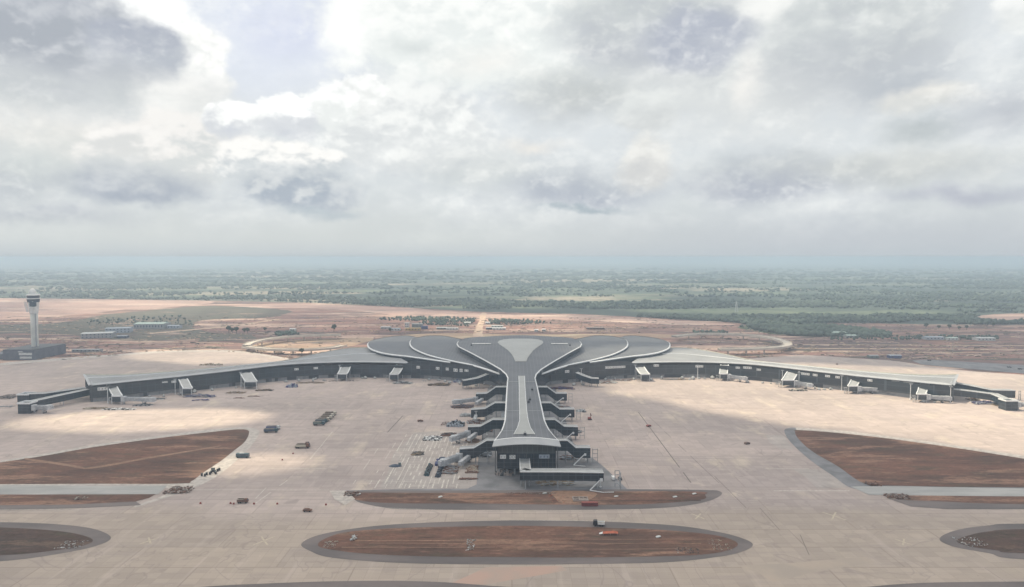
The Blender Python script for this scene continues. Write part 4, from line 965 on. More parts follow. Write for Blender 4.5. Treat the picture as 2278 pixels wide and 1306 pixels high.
# ------------------------------------------------------------------ banners on the glass
def text_mesh(body, size):
    cu = bpy.data.curves.new('lettering', 'FONT'); cu.body = body; cu.size = size; cu.extrude = .02; cu.align_x = 'CENTER'; cu.align_y = 'CENTER'
    to = bpy.data.objects.new('lettering', cu); COL.objects.link(to)
    dg = bpy.context.evaluated_depsgraph_get(); me = bpy.data.meshes.new_from_object(to.evaluated_get(dg)); bpy.data.objects.remove(to)
    return me
def wall_y(x):
    xx = x if x <= AX else 2 * AX - x
    for a, c_ in zip(BSs[:-1], BSs[1:]):
        if a[0] <= xx <= c_[0]: t = (xx - a[0]) / (c_[0] - a[0]); return a[1] + (c_[1] - a[1]) * t, (c_[1] - a[1]) / (c_[0] - a[0]) * (1 if x <= AX else -1)
    e = BSs[0]; return e[1], 0
def banner(xa, xb, y, hpx, label, text=None, front_=None, inkm='dark', bm='white'):
    xm = (xa + xb) / 2
    Y = front_ if front_ else None; slope = 0
    if Y is None:
        Y = 700.
        for _ in range(6): Y, slope = wall_y((xm - CX) / F * Y)
    X = (xm - CX) / F * Y; z = H - (y - HY) / F * Y * 1.003; wd = (xb - xa) / F * Y; hh = hpx / F * Y
    r = empty('banner', (X, Y - .55, z), label, 'banner', 'white banners hung on the terminal glass', math.atan(slope))
    MB().box(-wd / 2, -.06, -hh / 2, wd / 2, .06, hh / 2).build('sheet', bm, r)
    if text:
        me = text_mesh(text, hh * 1.0); me.materials.append(M[inkm]); o = bpy.data.objects.new('lettering', me); COL.objects.link(o); o.parent = r
        o.rotation_euler = (math.pi / 2, 0, 0); o.location = (0, -.1, 0)
    else:
        b = MB(); n = max(2, int(wd / (hh * .75))); rr = random.Random(int(xa * 7))
        for i in range(n):
            cx_ = -wd / 2 + wd * (i + .5) / n; s = hh * .27
            for k in range(3):
                zz = (-.6 + k * .6) * s; b.box(cx_ - s * rr.uniform(.4, .9), -.10, zz - s * .13, cx_ + s * rr.uniform(.4, .9), -.07, zz + s * .13)
            b.box(cx_ - s * .15, -.115, -s, cx_ + s * .15, -.085, s * rr.uniform(.4, 1))
        b.build('writing', inkm, r)
    return r
fy = yf - .3
banner(1112, 1125.5, 1020, 9, 'pale grey banner at the left of the pier end wall', None, fy, 'pipe_grey')
banner(1133, 1147, 1020.5, 9, 'white banner with bold dark letters on the pier end wall', 'ICCC', fy, 'black_paint')
banner(1200, 1223.5, 1019.5, 9, 'wide banner with blue lettering right of the front link', None, fy, 'blue_paint', 'pale_blue_sheet')
for xa, xb, y, hp, s in [(211, 229, 866, 7, 'left wing corner'), (355, 367, 851, 3, 'left wing, a thin strip left of a mast'), (376, 386, 850, 5, 'left wing immediately left of a mast'), (652, 661, 822, 4.5, 'left wing, left one of a pair mid wing'), (695, 704, 819.5, 4.5, 'left wing, right one of a pair mid wing'),
                      (925, 933, 817.5, 6, 'hall glass left of the pier, outermost and alone'), (968, 977, 820, 6, 'hall glass left of the pier, second of the row from outside'), (990, 998, 821.5, 6, 'hall glass left of the pier, middle of the row'), (1007, 1018, 824, 7, 'hall glass left of the pier, widest square one'), (1021, 1029, 824.5, 7, 'hall glass left of the pier, small one beside the widest'), (1032, 1042, 825, 5, 'hall glass left of the pier, closest to the pier'),
                      (1257, 1268, 827, 6, 'hall glass right of the pier above the sloping link'), (1338, 1395, 817.5, 5, 'hall glass, the very long strip right of the pier'), (1456, 1468, 813.5, 5, 'inner end of the right wing, alone'), (1550, 1567, 815.5, 5, 'right wing behind the first mast past the hall bridge'),
                      (1640, 1649, 818.5, 4.5, 'right wing, first of three past the sunlit bridge'), (1657, 1675, 818.5, 5, 'right wing, widest of three past the sunlit bridge'), (1687, 1696, 823, 4.5, 'right wing, last of three past the sunlit bridge'),
                      (1787, 1805, 832.5, 5, 'right wing, wide one just past the second bridge'), (1813, 1823, 835, 5, 'right wing, second of four between two bridges'), (1841, 1851, 837.5, 5, 'right wing, third of four between two bridges'), (1864, 1873, 840, 5, 'right wing, behind the mast left of the third bridge'),
                      (1936, 1946, 847, 5, 'right wing, first of five near the tip'), (1948, 1967, 849, 5, 'right wing, long one of five near the tip'), (1971, 1981, 851, 5, 'right wing, small middle one of five near the tip'), (1991, 2007, 852, 7, 'right wing, with big slanting strokes near the tip'), (2017, 2038, 854.5, 6, 'right wing, crossed by a mast next to the tip bridge')]:
    banner(xa, xb, y, hp, 'white banner on the ' + s)

# ------------------------------------------------------------------ control tower and its base building
tp = at(79, 793); 
T0 = empty('control_tower', tuple(tp), 'tall white airport control tower with a radome on top', 'control tower')
S = tp.y / F                                   # metres per photo pixel there
def zt(y): return H - (y - HY) * S
MB().lathe(0, 0, [(6.0 * S * 1.15, 0), (6.4 * S * 1.1, 10), (7.0 * S, 35), (7.6 * S, zt(697))], 24).build('shaft', 'tower', T0, True)
b = MB(); b.box(4.2, -4.6, 8, 5.2, -3.4, zt(697)); b.build('shaft_groove', 'steel', T0)
b = MB(); b.lathe(0, 0, [(8.4 * S, zt(697)), (11.6 * S, zt(668))], 10); b.build('head', 'white', T0)
b = MB(); b.lathe(0, 0, [(11.9 * S, zt(672)), (12.4 * S, zt(665))], 20); gl = b.build('lower_windows', 'towerglass', T0)
b = MB(); b.lathe(0, 0, [(13.2 * S, zt(665)), (13.2 * S, zt(663))], 20).build('floor_ring', 'white', T0)
b = MB(); b.lathe(0, 0, [(11.6 * S, zt(663)), (12.6 * S, zt(657))], 20).build('cab_windows', 'towerglass', T0)
b = MB(); b.lathe(0, 0, [(13.2 * S, zt(657)), (12.4 * S, zt(654.5)), (7 * S, zt(653.5))], 20).build('cab_roof', 'white', T0)
b = MB(); b.lathe(-.8, 0, [(6.5 * S, zt(655)), (7.2 * S, zt(650)), (6.0 * S, zt(645.5)), (3.2 * S, zt(642.5)), (.3, zt(641.6))], 18).build('radome', 'white', T0, True)
b = MB(); b.box(1.0, -9.2, zt(681), 7.5, -5.5, zt(671)); b.build('window_box', 'towerglass', T0)
b = MB()
for x in (-12, -8.6, 6.5): b.beam((x * S, -7.2, zt(670)), (x * S * .72, -5.4, zt(694)), .8, .8)
b.box(-.5, -9.6, zt(684), 8.0, -5.0, zt(682)); b.build('fins', 'white', T0)
b = MB()
for i in range(9): b.lathe(0, 0, [(.1, 0), (.1, .1)], 4)
c0 = at(77, 801)
TBs = empty('tower_base_building', tuple(c0), 'low dark building with white window bays at the foot of the control tower', 'building')
b = MB(); b.box(-40, 0, 0, -.5, 60, 12.5); b.build('wall', 'fence', TBs)
b = MB(); b.box(-40, -.0, 12.5, 0, 61, 13.2); b.build('roof', 'dark', TBs)
b = MB(); b.box(-.5, 0, 0, 0, 61, 12.5); b.build('screen_wall', 'fence', TBs)
for z0_, z1_, xa, xb in ((6.2, 9.2, -19.5, -3), (1.8, 4.4, -18.5, -3.5), (10.0, 11.0, -20.5, -15)):
    b = MB(); b.box(xa, -.35, z0_, xb, .1, z1_); wv = b.build('window_bay', 'cabin_white', TBs)
b = MB(); b.box(-60, 4, 0, -40.2, 40, 7); b.build('annexe', 'fence', TBs)

# ------------------------------------------------------------------ elevated road loops
def viaduct(px, label, z=7.5, wd=11.5):
    P = smoothpoly([tuple(at(x, y, z)) for x, y in px], 5, False); P = [Vector(p) for p in P]; c_ = P[len(P) // 2]; o0 = Vector((c_.x, c_.y, 0))
    root = empty('elevated_road', tuple(o0), label, 'elevated road', 'curved viaduct ramps either side of the hall')
    P = [p - o0 for p in P]; L, Rr = [], []
    for i, p in enumerate(P):
        t = (P[min(i + 1, len(P) - 1)] - P[max(i - 1, 0)]); t.z = 0; t.normalize(); s = Vector((-t.y, t.x, 0)) * wd / 2; L.append(p + s); Rr.append(p - s)
    d = Vector((0, 0, -1.6))
    MB().grid([L, Rr, [q + d for q in Rr], [q + d for q in L], L]).build('deck', 'viaduct', root)
    b = MB(); u = Vector((0, 0, 1.1))
    for Sx in (L, Rr): b.grid([Sx, [q + u for q in Sx], [q + u + (P[i] - q).normalized() * .4 for i, q in enumerate(Sx)], [q + (P[i] - q).normalized() * .4 for i, q in enumerate(Sx)]])
    b.build('parapet', 'viaduct', root)
    acc = 0
    for i in range(1, len(P)):
        acc += (P[i] - P[i - 1]).length
        if acc > 24:
            acc = 0; MB().tube((P[i].x, P[i].y, 0), (P[i].x, P[i].y, z - 1.5), 1.0, n=8).build('column', 'viaduct', root)
viaduct([(757, 744.5), (700, 745.5), (640, 749), (590, 755), (560, 762), (549, 768)], 'rear arm of the curved viaduct left of the petal roofs')
viaduct([(545, 771), (566, 773), (610, 776.5), (680, 777.5), (735, 774), (765, 768)], 'front arm of the curved viaduct left of the petal roofs', 6)
viaduct([(1500, 748), (1560, 742.5), (1640, 744), (1700, 749), (1738, 757), (1753, 765), (1745, 770), (1722, 773), (1660, 776), (1600, 777)], 'hairpin viaduct loop right of the petal roofs')

# ------------------------------------------------------------------ vehicles
def wheels(b, L, wd, r=.5, xs=None):
    for x in (xs or (-L / 2 + 1.2, L / 2 - 1.2)):
        for s in (-1, 1): b.tube((x, s * (wd / 2 - .35), r), (x, s * (wd / 2 + .02), r), r, n=12)
def truck(name, label, cat, group, body='brown_paint', cabm='teal_paint', L=9.0, high=1.7):
    r = empty(name, (0, 0, 0), label, cat, group)
    b = MB(); b.box(-L / 2, -1.15, .75, L / 2, 1.15, 1.1); b.build('chassis', 'black_paint', r)
    b = MB(); b.box(-L / 2, -1.3, 1.1, L / 2 - 2.5, 1.3, 1.3)
    for y0_, y1_ in ((-1.3, -1.15), (1.15, 1.3)): b.box(-L / 2, y0_, 1.3, L / 2 - 2.5, y1_, 1.1 + high)
    b.box(-L / 2, -1.15, 1.3, -L / 2 + .15, 1.15, 1.1 + high); b.box(L / 2 - 2.65, -1.15, 1.3, L / 2 - 2.5, 1.15, 1.1 + high * 1.1)
    bd_ = b.build('cargo_bed', body, r)
    b = MB(); zz = 1.1 + high
    for y0_, y1_ in ((-1.42, -1.1), (1.1, 1.42)): b.box(-L / 2, y0_, zz, L / 2 - 2.5, y1_, zz + .16)
    b.build('bed_rail', 'cream_paint', bd_)
    b = MB(); x0_ = L / 2 - 2.3
    b.add([(x0_, -1.2, 1.0), (x0_ + 2.3, -1.2, 1.0), (x0_ + 2.3, -1.2, 2.0), (x0_ + 1.9, -1.15, 3.0), (x0_, -1.15, 3.1), (x0_, 1.2, 1.0), (x0_ + 2.3, 1.2, 1.0), (x0_ + 2.3, 1.2, 2.0), (x0_ + 1.9, 1.15, 3.0), (x0_, 1.15, 3.1)],
          [(0, 1, 2, 3, 4), (9, 8, 7, 6, 5), (0, 5, 6, 1), (1, 6, 7, 2), (2, 7, 8, 3), (3, 8, 9, 4), (4, 9, 5, 0)])
    cb = b.build('cab', cabm, r)
    b = MB(); b.add([(x0_ + 2.32, -1.05, 2.05), (x0_ + 2.32, 1.05, 2.05), (x0_ + 1.95, 1.0, 2.9), (x0_ + 1.95, -1.0, 2.9)], [(0, 1, 2, 3)]); b.build('windscreen', 'towerglass', cb)
    b = MB(); wheels(b, L, 2.4, .52, (-L / 2 + 1.1, -L / 2 + 2.4, L / 2 - 1.2)); b.build('wheels', 'rubber', r)
    return r
def bus(name, label, cat, group, col='teal_paint', L=11.0):
    r = empty(name, (0, 0, 0), label, cat, group)
    b = MB(); b.box(-L / 2, -1.25, .45, L / 2, 1.25, 1.5); b.box(-L / 2 + .1, -1.2, 2.45, L / 2 - .1, 1.2, 2.95); b.build('body', col, r)
    b = MB(); b.box(-L / 2 + .05, -1.2, 1.5, L / 2 - .05, 1.2, 2.45); b.build('window_band', 'towerglass', r)
    b = MB(); b.box(-2, -.6, 2.95, 1, .6, 3.2); b.build('roof_unit', 'cabin_white', r)
    b = MB(); wheels(b, L, 2.5, .5); b.build('wheels', 'rubber', r); return r
def car(name, label, cat, group, col='black_paint', van=False):
    r = empty(name, (0, 0, 0), label, cat, group)
    b = MB(); hgt = 2.0 if van else 1.45
    sidep = [(-2.2, .45), (2.2, .45), (2.25, .95), (1.3, 1.05), (.6 if not van else 1.2, hgt), (-1.5 if not van else -2.1, hgt), (-2.2, 1.0)]
    n = len(sidep); b.add([(x, -.9, z) for x, z in sidep] + [(x, .9, z) for x, z in sidep], [tuple(range(n)), tuple(range(2 * n - 1, n - 1, -1))] + [(i, n + i, n + (i + 1) % n, (i + 1) % n) for i in range(n)])
    b.build('body', col, r)
    b = MB()
    for s in (-1, 1): b.box(-1.5, s * .905 - .01, 1.05, .5, s * .905 + .01, hgt - .15)
    b.build('side_windows', 'towerglass', r)
    b = MB(); wheels(b, 4.4, 1.8, .35, (-1.35, 1.35)); b.build('wheels', 'rubber', r); return r
def put(r, px, py, rz=0, sc_=1.0): p = at(px, py, 0); r.location = (p.x, p.y, .07); r.rotation_euler = (0, 0, R(rz)); r.scale = (sc_,) * 3; return r
rowg = 'trucks parked in a staggered row on the left apron'
tk = truck('truck', 'green-grey truck, nearest the camera in the staggered row on the left apron', 'truck', rowg, 'green_grey_paint', 'teal_paint')
put(tk, 710, 946, 4)
tk2 = truck('truck', 'dark teal truck, second nearest in the staggered row', 'truck', rowg, 'darkblue_paint', 'teal_paint'); put(tk2, 715, 941, 3)
tk3 = truck('truck', 'brown truck, third nearest in the staggered row', 'truck', rowg, 'brown_paint', 'cream_paint'); put(tk3, 721, 937.5, 2)
for px, py, s in [(727, 933, 'brown truck, fourth in the staggered row'), (731, 928.5, 'brown truck, second farthest in the staggered row'), (736, 924, 'brown truck, farthest in the staggered row')]:
    p = at(px, py); dup(tk3, (p.x, p.y, .07), R(2), s)
tk4 = truck('truck', 'dark blue truck, front one of the pair by the island tip', 'truck', None, 'darkblue_paint', 'teal_paint', 10); put(tk4, 603, 962, 5)
tk5 = truck('truck', 'blue-grey truck, rear one of the pair by the island tip', 'truck', None, 'blue_paint', 'cabin_white', 10); put(tk5, 608, 956, 5)
tk6 = truck('flatbed_truck', 'brown flatbed truck with pale load alone on the left apron', 'truck', None, 'cream_paint', 'rust', 10, .5); put(tk6, 673, 997, 0)
tk7 = truck('flatbed_truck', 'dark brown flatbed parked behind the pale loaded one', 'truck', None, 'brown_paint', 'brown_paint', 8.5, .6); put(tk7, 674, 993, 0)
bs = bus('bus', 'dark teal bus in the small sun patch beside the left island', 'bus', None, 'teal_paint', 8.6); put(bs, 540, 1018, 0, .95)
tk8 = truck('truck', 'dark brown truck on the taxiway at the lower left', 'truck', None, 'brown_paint', 'rust', 7.4); put(tk8, 540, 1119, 0, .75)
for px, py, rz, col, lab in [(684, 1138, 0, 'rust', 'small dark red car alone on the near taxiway'), (1443, 949, 40, 'red_paint', 'dark red car on the middle of the right apron'), (1662, 988, 30, 'brown_paint', 'brown car farther right on the shaded right apron'),
                             (935, 938, 20, 'rust', 'tiny rust coloured car left of the pier'), (1379, 1067, 90, 'black_paint', 'black car to the right of the white van by the front link'),
                             (2067, 803, 0, 'black_paint', 'dark car on the grey road, left of the other two'), (2245, 818, 0, 'black_paint', 'dark car on the grey road, middle of three'), (2269, 822, 0, 'black_paint', 'dark car on the grey road at the right edge'), (1862, 811, 60, 'brown_paint', 'small car behind the right wing')]:
    put(car('car', lab, 'car', None, col), px, py, rz, 1.0)
put(car('van', 'white van parked right of the long front link', 'van', None, 'white', True), 1364, 1067, 90, 1.0)
tk9 = truck('truck', 'black truck with a white cargo bed on the centre island shoulder', 'truck', None, 'white', 'black_paint', 6.2, 1.2); put(tk9, 1332, 1170, 175, .9)
# ------------------------------------------------------------------ piles, stacks, drums and other clutter: each a thing
def pile(kind, label, cat, px, py, wpx, dpx, hh, m, m2=None, n=22, rz=0, group=None, style='plank'):
    p = at(px, py); S_ = p.y / F; wd = wpx * S_; dp = dpx * 1.5; wd *= 1.15; hh = hh * 1.15; n = int(n * 1.8)
    r = empty(kind, (p.x, p.y, .05), label, cat, group, R(rz)); rr = random.Random(int(px * 13 + py))
    for q, mm in enumerate([m] + ([m2] if m2 else [])):
        b = MB()
        for i in range(n):
            x = rr.uniform(-wd / 2, wd / 2); y = rr.uniform(-dp / 2, dp / 2); fall = max(.25, 1 - abs(2 * x / wd) ** 1.5 * .6)
            if style == 'plank':
                L = rr.uniform(1.5, 4.5); a = rr.gauss(0, .35); z = rr.uniform(.1, hh * fall)
                b.beam((x - L / 2 * math.cos(a), y - L / 2 * math.sin(a), z), (x + L / 2 * math.cos(a), y + L / 2 * math.sin(a), z + rr.uniform(-.15, .15)), rr.uniform(.25, .7), rr.uniform(.2, .4))
            elif style == 'box':
                s = rr.uniform(.6, 1.5); z1 = rr.uniform(.5, hh * fall); a = rr.uniform(-.3, .3); b.beam((x - s / 2, y, z1 / 2), (x + s / 2, y + a, z1 / 2), rr.uniform(.6, 1.4), z1)
            else:
                s = rr.uniform(.4, 1.3) * hh * .5; vs = [Vector((x, y, s * .4)) + Vector((rr.uniform(-1, 1), rr.uniform(-1, 1), rr.uniform(-.4, .9))) * s for _ in range(8)]
                b.add(vs, [(0, 1, 2), (0, 2, 3), (0, 3, 4), (0, 4, 1), (5, 2, 1), (5, 3, 2), (6, 4, 3), (6, 1, 4), (7, 1, 5), (7, 6, 2)])
        b.build('pieces' if q == 0 else 'loose_pieces', mm, r)
    return r
P_ = [('equipment_heap', 'scaffold frames and bins right beside the ramp of the second left link', 1075, 920, 30, 5, 2.2, 'pipe_grey', 'dark', 40, 'plank'),
      ('material_stack', 'dark crates at the base of the ramp of the third left link', 1080, 958, 26, 5, 1.8, 'dark', 'rust', 34, 'box'),
      ('equipment_heap', 'long litter of parts beside the pier between fourth link and end wall', 1075, 1012, 26, 7, 1.6, 'pale_blue_sheet', 'dark', 40, 'plank'),
      ('timber_pile', 'low brown scraps left of the blue tarpaulins', 930, 1010, 16, 5, .8, 'wood', 'dark', 24, 'plank'),
      ('timber_pile', 'brown scraps strewn between the grey bay and the third link', 1000, 968, 26, 5, .9, 'rust', 'black_paint', 34, 'plank'),
      ('equipment_heap', 'grey parts heaped at the head of the second left link', 1040, 925, 24, 5, 1.8, 'pipe_grey', 'cabin_white', 34, 'plank'),
      ('equipment_heap', 'mixed boards below the second link on the right', 1250, 908, 28, 5, 1.6, 'pipe_grey', 'rust', 34, 'plank'),
      ('material_stack', 'small crates right of the second link on the right', 1292, 915, 18, 5, 1.2, 'cabin_white', 'dark', 20, 'box'),
      ('rubble_pile', 'litter along the glass between the bridges of the left wing', 330, 888, 60, 3, 1.0, 'dark', 'cabin_white', 40, 'plank'),
      ('rubble_pile', 'litter along the shaded hall glass right of the neck', 1380, 847, 40, 3, 1.0, 'rust', 'cabin_white', 34, 'plank'),
      ('rubble_pile', 'litter along the sunlit glass of the right wing', 1500, 845, 50, 2, .8, 'wood', 'pipe_grey', 34, 'plank'),
      ('material_stack', 'long row of checkered pallets before the first left wing bridge', 265, 911, 62, 3, 1.0, 'white', 'black_paint', 46, 'box'),
      ('timber_pile', 'timber scraps left end of the pallet row at the left wing tip', 212, 909, 38, 4, .9, 'wood', 'cream_paint', 26, 'plank'),
      ('material_stack', 'grey crates at the right end of the pallet row', 318, 902, 34, 4, 1.2, 'pipe_grey', 'black_paint', 26, 'box'),
      ('pipe_stack', 'long stack of dark blue pipes before the left wing', 445, 883, 56, 4, 2.2, 'violet_blue_sheet', 'pipe_grey', 34, 'plank'),
      ('pipe_stack', 'short pile of blue pipes just in front of the long blue stack', 447, 891, 32, 2, 1.0, 'violet_blue_sheet', None, 16, 'plank'),
      ('timber_pile', 'scaffold planks left of the third left wing bridge', 525, 874, 34, 4, .9, 'wood', 'rubble', 26, 'plank'),
      ('timber_pile', 'dark scaffold heap right of the third left wing bridge', 588, 869, 28, 4, 1.2, 'wood', 'black_paint', 26, 'plank'),
      ('steel_bar', 'single dark steel bundle on the apron, left one of two', 531, 886, 18, .6, .5, 'rust', None, 8, 'plank'),
      ('steel_bar', 'single dark steel bundle on the apron, right one of two', 565, 882, 18, .6, .5, 'rust', None, 8, 'plank'),
      ('sheet_stack', 'dark violet sheets stacked mid way along the left wing', 650, 861, 22, 4, 3.2, 'violet_blue_sheet', 'pale_blue_sheet', 22, 'box'),
      ('timber_pile', 'plank litter right of the dark violet sheets', 690, 852, 50, 4, .8, 'wood', 'rubble', 30, 'plank'),
      ('rubble_pile', 'low rubble below the bridge leaning left', 760, 848, 70, 4, .8, 'rubble', 'dark', 34, 'rock'),
      ('material_stack', 'white sheet stack at the foot of the bridge left of the petals', 895, 853, 36, 5, 1.8, 'cabin_white', 'dark', 30, 'plank'),
      ('timber_pile', 'timber heap midway between the bridge and the pier neck', 976, 857, 40, 6, 1.6, 'wood', 'black_paint', 50, 'plank'),
      ('material_stack', 'pale violet sheets beside the left sloping link', 1018, 850, 18, 4, 2.2, 'pale_blue_sheet', 'violet_blue_sheet', 16, 'box'),
      ('rubble_pile', 'brown rubble under the first pier link on the left', 1068, 864, 50, 5, .9, 'rubble', 'brown_paint', 30, 'rock'),
      ('scaffold_heap', 'brown scaffold heap below the first left boarding tunnel', 1028, 906, 40, 6, 1.6, 'rust', 'darkblue_paint', 40, 'plank'),
      ('material_stack', 'crates and brown frames below the second pier link on the left', 1058, 940, 34, 6, 2.0, 'rust', 'pipe_grey', 46, 'box'),
      ('material_stack', 'large blue-grey container heap left of the third pier link', 1014, 946, 34, 8, 3.0, 'pale_blue_sheet', 'black_paint', 34, 'box'),
      ('rubble_pile', 'brown litter strewn left of the container heap', 994, 943, 20, 7, 1.0, 'rubble', 'rust', 26, 'rock'),
      ('pallet_field', 'scattered small pallets left of the third pier link', 963, 976, 36, 7, .8, 'white', 'black_paint', 50, 'box'),
      ('timber_pile', 'dark planks between the third and fourth links on the left', 1052, 982, 20, 6, 1.0, 'wood', 'rust', 26, 'plank'),
      ('sheet_stack', 'blue tarpaulin stacks in front of the fourth link on the left', 983, 1030, 22, 9, 2.2, 'blue_paint', 'darkblue_paint', 44, 'box'),
      ('sheet_stack', 'long dark green stack at the left of the blue tarpaulins', 953, 1047, 8, 14, 1.8, 'teal_paint', 'black_paint', 34, 'box'),
      ('sheet_stack', 'long dark blue stack in front of the blue tarpaulins', 978, 1051, 8, 13, 1.8, 'darkblue_paint', 'black_paint', 34, 'box'),
      ('rubble_pile', 'dark scaffold parts right of the long dark blue stack', 1002, 1047, 22, 9, 1.2, 'pipe_grey', 'rust', 46, 'plank'),
      ('timber_pile', 'reddish timber scraps by the service road', 1051, 1045, 16, 9, .9, 'brown_earth', 'cream_paint', 40, 'plank'),
      ('steel_bar', 'brown steel bundle on the ground left of the pier end', 1040, 1066, 30, 1.2, .7, 'rust', None, 16, 'plank'),
      ('equipment_heap', 'steel frames at the foot of the fourth link on the left', 1030, 1025, 24, 6, 3.4, 'pipe_grey', 'dark', 50, 'plank'),
      ('rubble_pile', 'brown clutter at the first pier link on the right', 1250, 865, 44, 5, 1.6, 'rust', 'violet_blue_sheet', 50, 'plank'),
      ('material_stack', 'mixed sheets right of the sloping link, in the shade', 1352, 852, 34, 4, 1.2, 'cabin_white', 'rust', 30, 'plank'),
      ('rubble_pile', 'frames and litter under the right petal roofs', 1318, 850, 22, 5, 1.5, 'pale_blue_sheet', 'dark', 30, 'plank'),
      ('equipment_heap', 'frames and crates by the third pier link on the right', 1275, 962, 26, 6, 1.6, 'pipe_grey', 'dark', 34, 'plank'),
      ('equipment_heap', 'frames under the fourth pier link on the right', 1268, 1020, 34, 5, 1.8, 'brown_earth', 'pale_blue_sheet', 40, 'plank'),
      ('equipment_heap', 'pallets and frames under the long front link', 1235, 1075, 70, 6, 1.2, 'wood', 'steel', 56, 'plank'),
      ('equipment_heap', 'columns and props under the end of the pier', 1122, 1056, 34, 3, 3.2, 'rubble', 'dark', 26, 'box'),
      ('material_stack', 'dark and pale crates beneath the second right wing bridge', 1775, 869, 34, 4, 1.4, 'dark', 'cream_paint', 26, 'box'),
      ('material_stack', 'violet sheets and crates before the right wing tip links', 2190, 898, 44, 5, 2.0, 'violet_blue_sheet', 'cabin_white', 50, 'plank'),
      ('equipment_heap', 'pale frames at the left of the violet sheets', 2165, 890, 18, 5, 2.0, 'cream_paint', 'rust', 26, 'plank'),
      ('equipment_heap', 'brown drums between violet sheets and head house', 2222, 902, 18, 5, 1.8, 'wood', 'dark', 24, 'box'),
      ('equipment_heap', 'dark clutter beyond the rear link at the far left', 15, 885, 34, 9, 2.0, 'dark', 'rubble', 34, 'plank'),
      ('steel_bar', 'steel beams lying left of the left head house', 10, 905, 40, 3, .7, 'pipe_grey', None, 14, 'plank'),
      ('material_stack', 'small timber stacks behind the left wing', 470, 812, 46, 5, 2.0, 'wood', 'cream_paint', 24, 'box'),
      ('rubble_pile', 'earth and stones at the tip of the left island road', 400, 1092, 46, 7, 1.4, 'rubble', 'brown_earth', 56, 'rock'),
      ('rubble_pile', 'dug earth heap at the left tip of the strip island', 783, 1100, 30, 4, 1.2, 'brown_earth', 'rubble', 34, 'rock'),
      ('rubble_pile', 'earth heaps at the corner of the right island', 1996, 1106, 44, 5, 1.3, 'brown_earth', 'rubble', 50, 'rock'),
      ('rubble_pile', 'low earth mound above the corner of the right island', 1940, 1078, 26, 4, 1.4, 'brown_earth', None, 24, 'rock'),
      ('rubble_pile', 'orange earth fan spilled on the strip island', 1240, 1110, 34, 9, .5, 'orange_sheet', 'brown_earth', 22, 'rock'),
      ('rubble_pile', 'row of stones along the top of the strip island', 1180, 1098, 100, 1.6, .5, 'rubble', 'brown_earth', 50, 'rock'),
      ('rubble_pile', 'stones at the left tip of the centre island', 735, 1211, 26, 5, .6, 'rubble', 'cream_paint', 24, 'rock'),
      ('rubble_pile', 'pale rocks on the upper left of the centre island', 787, 1198, 12, 3, 1.0, 'cabin_white', 'rubble', 12, 'rock'),
      ('rubble_pile', 'pale stones in the middle of the centre island', 1047, 1213, 16, 8, .8, 'cabin_white', 'rubble', 20, 'rock'),
      ('rubble_pile', 'scattered stones on the lower right of the centre island', 1530, 1226, 44, 4, .6, 'rubble', 'dark', 26, 'rock'),
      ('rubble_pile', 'stones near the right tip of the centre island', 1600, 1213, 36, 8, .6, 'rubble', 'cream_paint', 26, 'rock'),
      ('rubble_pile', 'stones at the tip of the lower left island', 160, 1212, 46, 6, .7, 'rubble', 'cabin_white', 24, 'rock'),
      ('rubble_pile', 'pale slabs on the lower right island', 2160, 1206, 50, 7, .7, 'rubble', 'cabin_white', 24, 'rock'),
      ('rubble_pile', 'reddish stones on the lower left earth strip', 180, 1109, 22, 3, .9, 'brown_earth', 'cream_paint', 16, 'rock')]
for kind, lab, px, py, wp, dp, hh, m1, m2, n, style in P_:
    pile(kind, lab, {'timber_pile': 'timber pile', 'rubble_pile': 'rubble pile', 'pipe_stack': 'pipe stack', 'steel_bar': 'steel bundle'}.get(kind, kind.replace('_', ' ')), px, py, wp, dp, hh, m1, m2, n, style=style)
# small machines and crates along the foot of the glass
def crate():
    r = empty('site_machine', (0, 0, 0), 'x', 'site machine', 'small machines and crates at the foot of the terminal glass')
    b = MB(); b.box(-1.1, -.6, .35, 1.1, .6, 1.5); b.box(-.3, -.5, 1.5, .6, .5, 1.9); b.build('housing', 'cabin_white', r)
    b = MB(); b.box(-1.3, -.7, .2, 1.3, .7, .35); wheels(b, 2.4, 1.5, .3, (-.8, .8)); b.beam((1.3, 0, .3), (2.2, 0, .3), .1, .1); b.build('undercarriage', 'black_paint', r); return r
k0_ = crate(); first = True
for i in range(64):
    t = random.random(); X = at(210, 893).x + (at(1100, 858).x - at(210, 893).x) * t; yy, sl_ = wall_y(X)
    if i % 2: X2 = 2 * AX - X
    else: X2 = X
    r = k0_ if first else dup(k0_, (0, 0, 0), 0, ''); first = False
    r.location = (X2, yy - random.uniform(3, 17), .06); r.rotation_euler = (0, 0, random.uniform(0, 3.1)); q = random.uniform(.7, 1.7); r.scale = (q, q * random.uniform(.6, 1.2), q * random.uniform(.6, 1.2))
    r['label'] = 'small pale wheeled site machine at the foot of the %s glass' % ('left' if X2 < AX else 'right')
# drums
def drum():
    r = empty('oil_drum', (0, 0, 0), 'x', 'drum', 'dark drums beside the left island kerb'); b = MB(); b.lathe(0, 0, [(.62, 0), (.66, .1), (.62, .2), (.62, .8), (.66, .85), (.62, .9), (.62, 1.6)], 10); b.build('barrel', 'black_paint', r)
    b = MB(); b.lathe(0, 0, [(.5, 1.6), (.5, 1.66)], 10); b.build('lid', 'green_grey_paint', r); return r
d0 = drum(); dl = []
for i, (px, py) in enumerate([(456, 1060), (460, 1057), (449, 1059), (470, 1053), (474, 1050), (478, 1052), (467, 1056), (484, 1049), (488, 1047), (476, 1047), (480, 1055), (472, 1047)]):
    r = d0 if i == 0 else dup(d0, (0, 0, 0), 0, 'x'); p = at(px, py); r.location = (p.x, p.y, .1); r['label'] = 'dark steel drum in the loose cluster on the pale kerb of the left island'
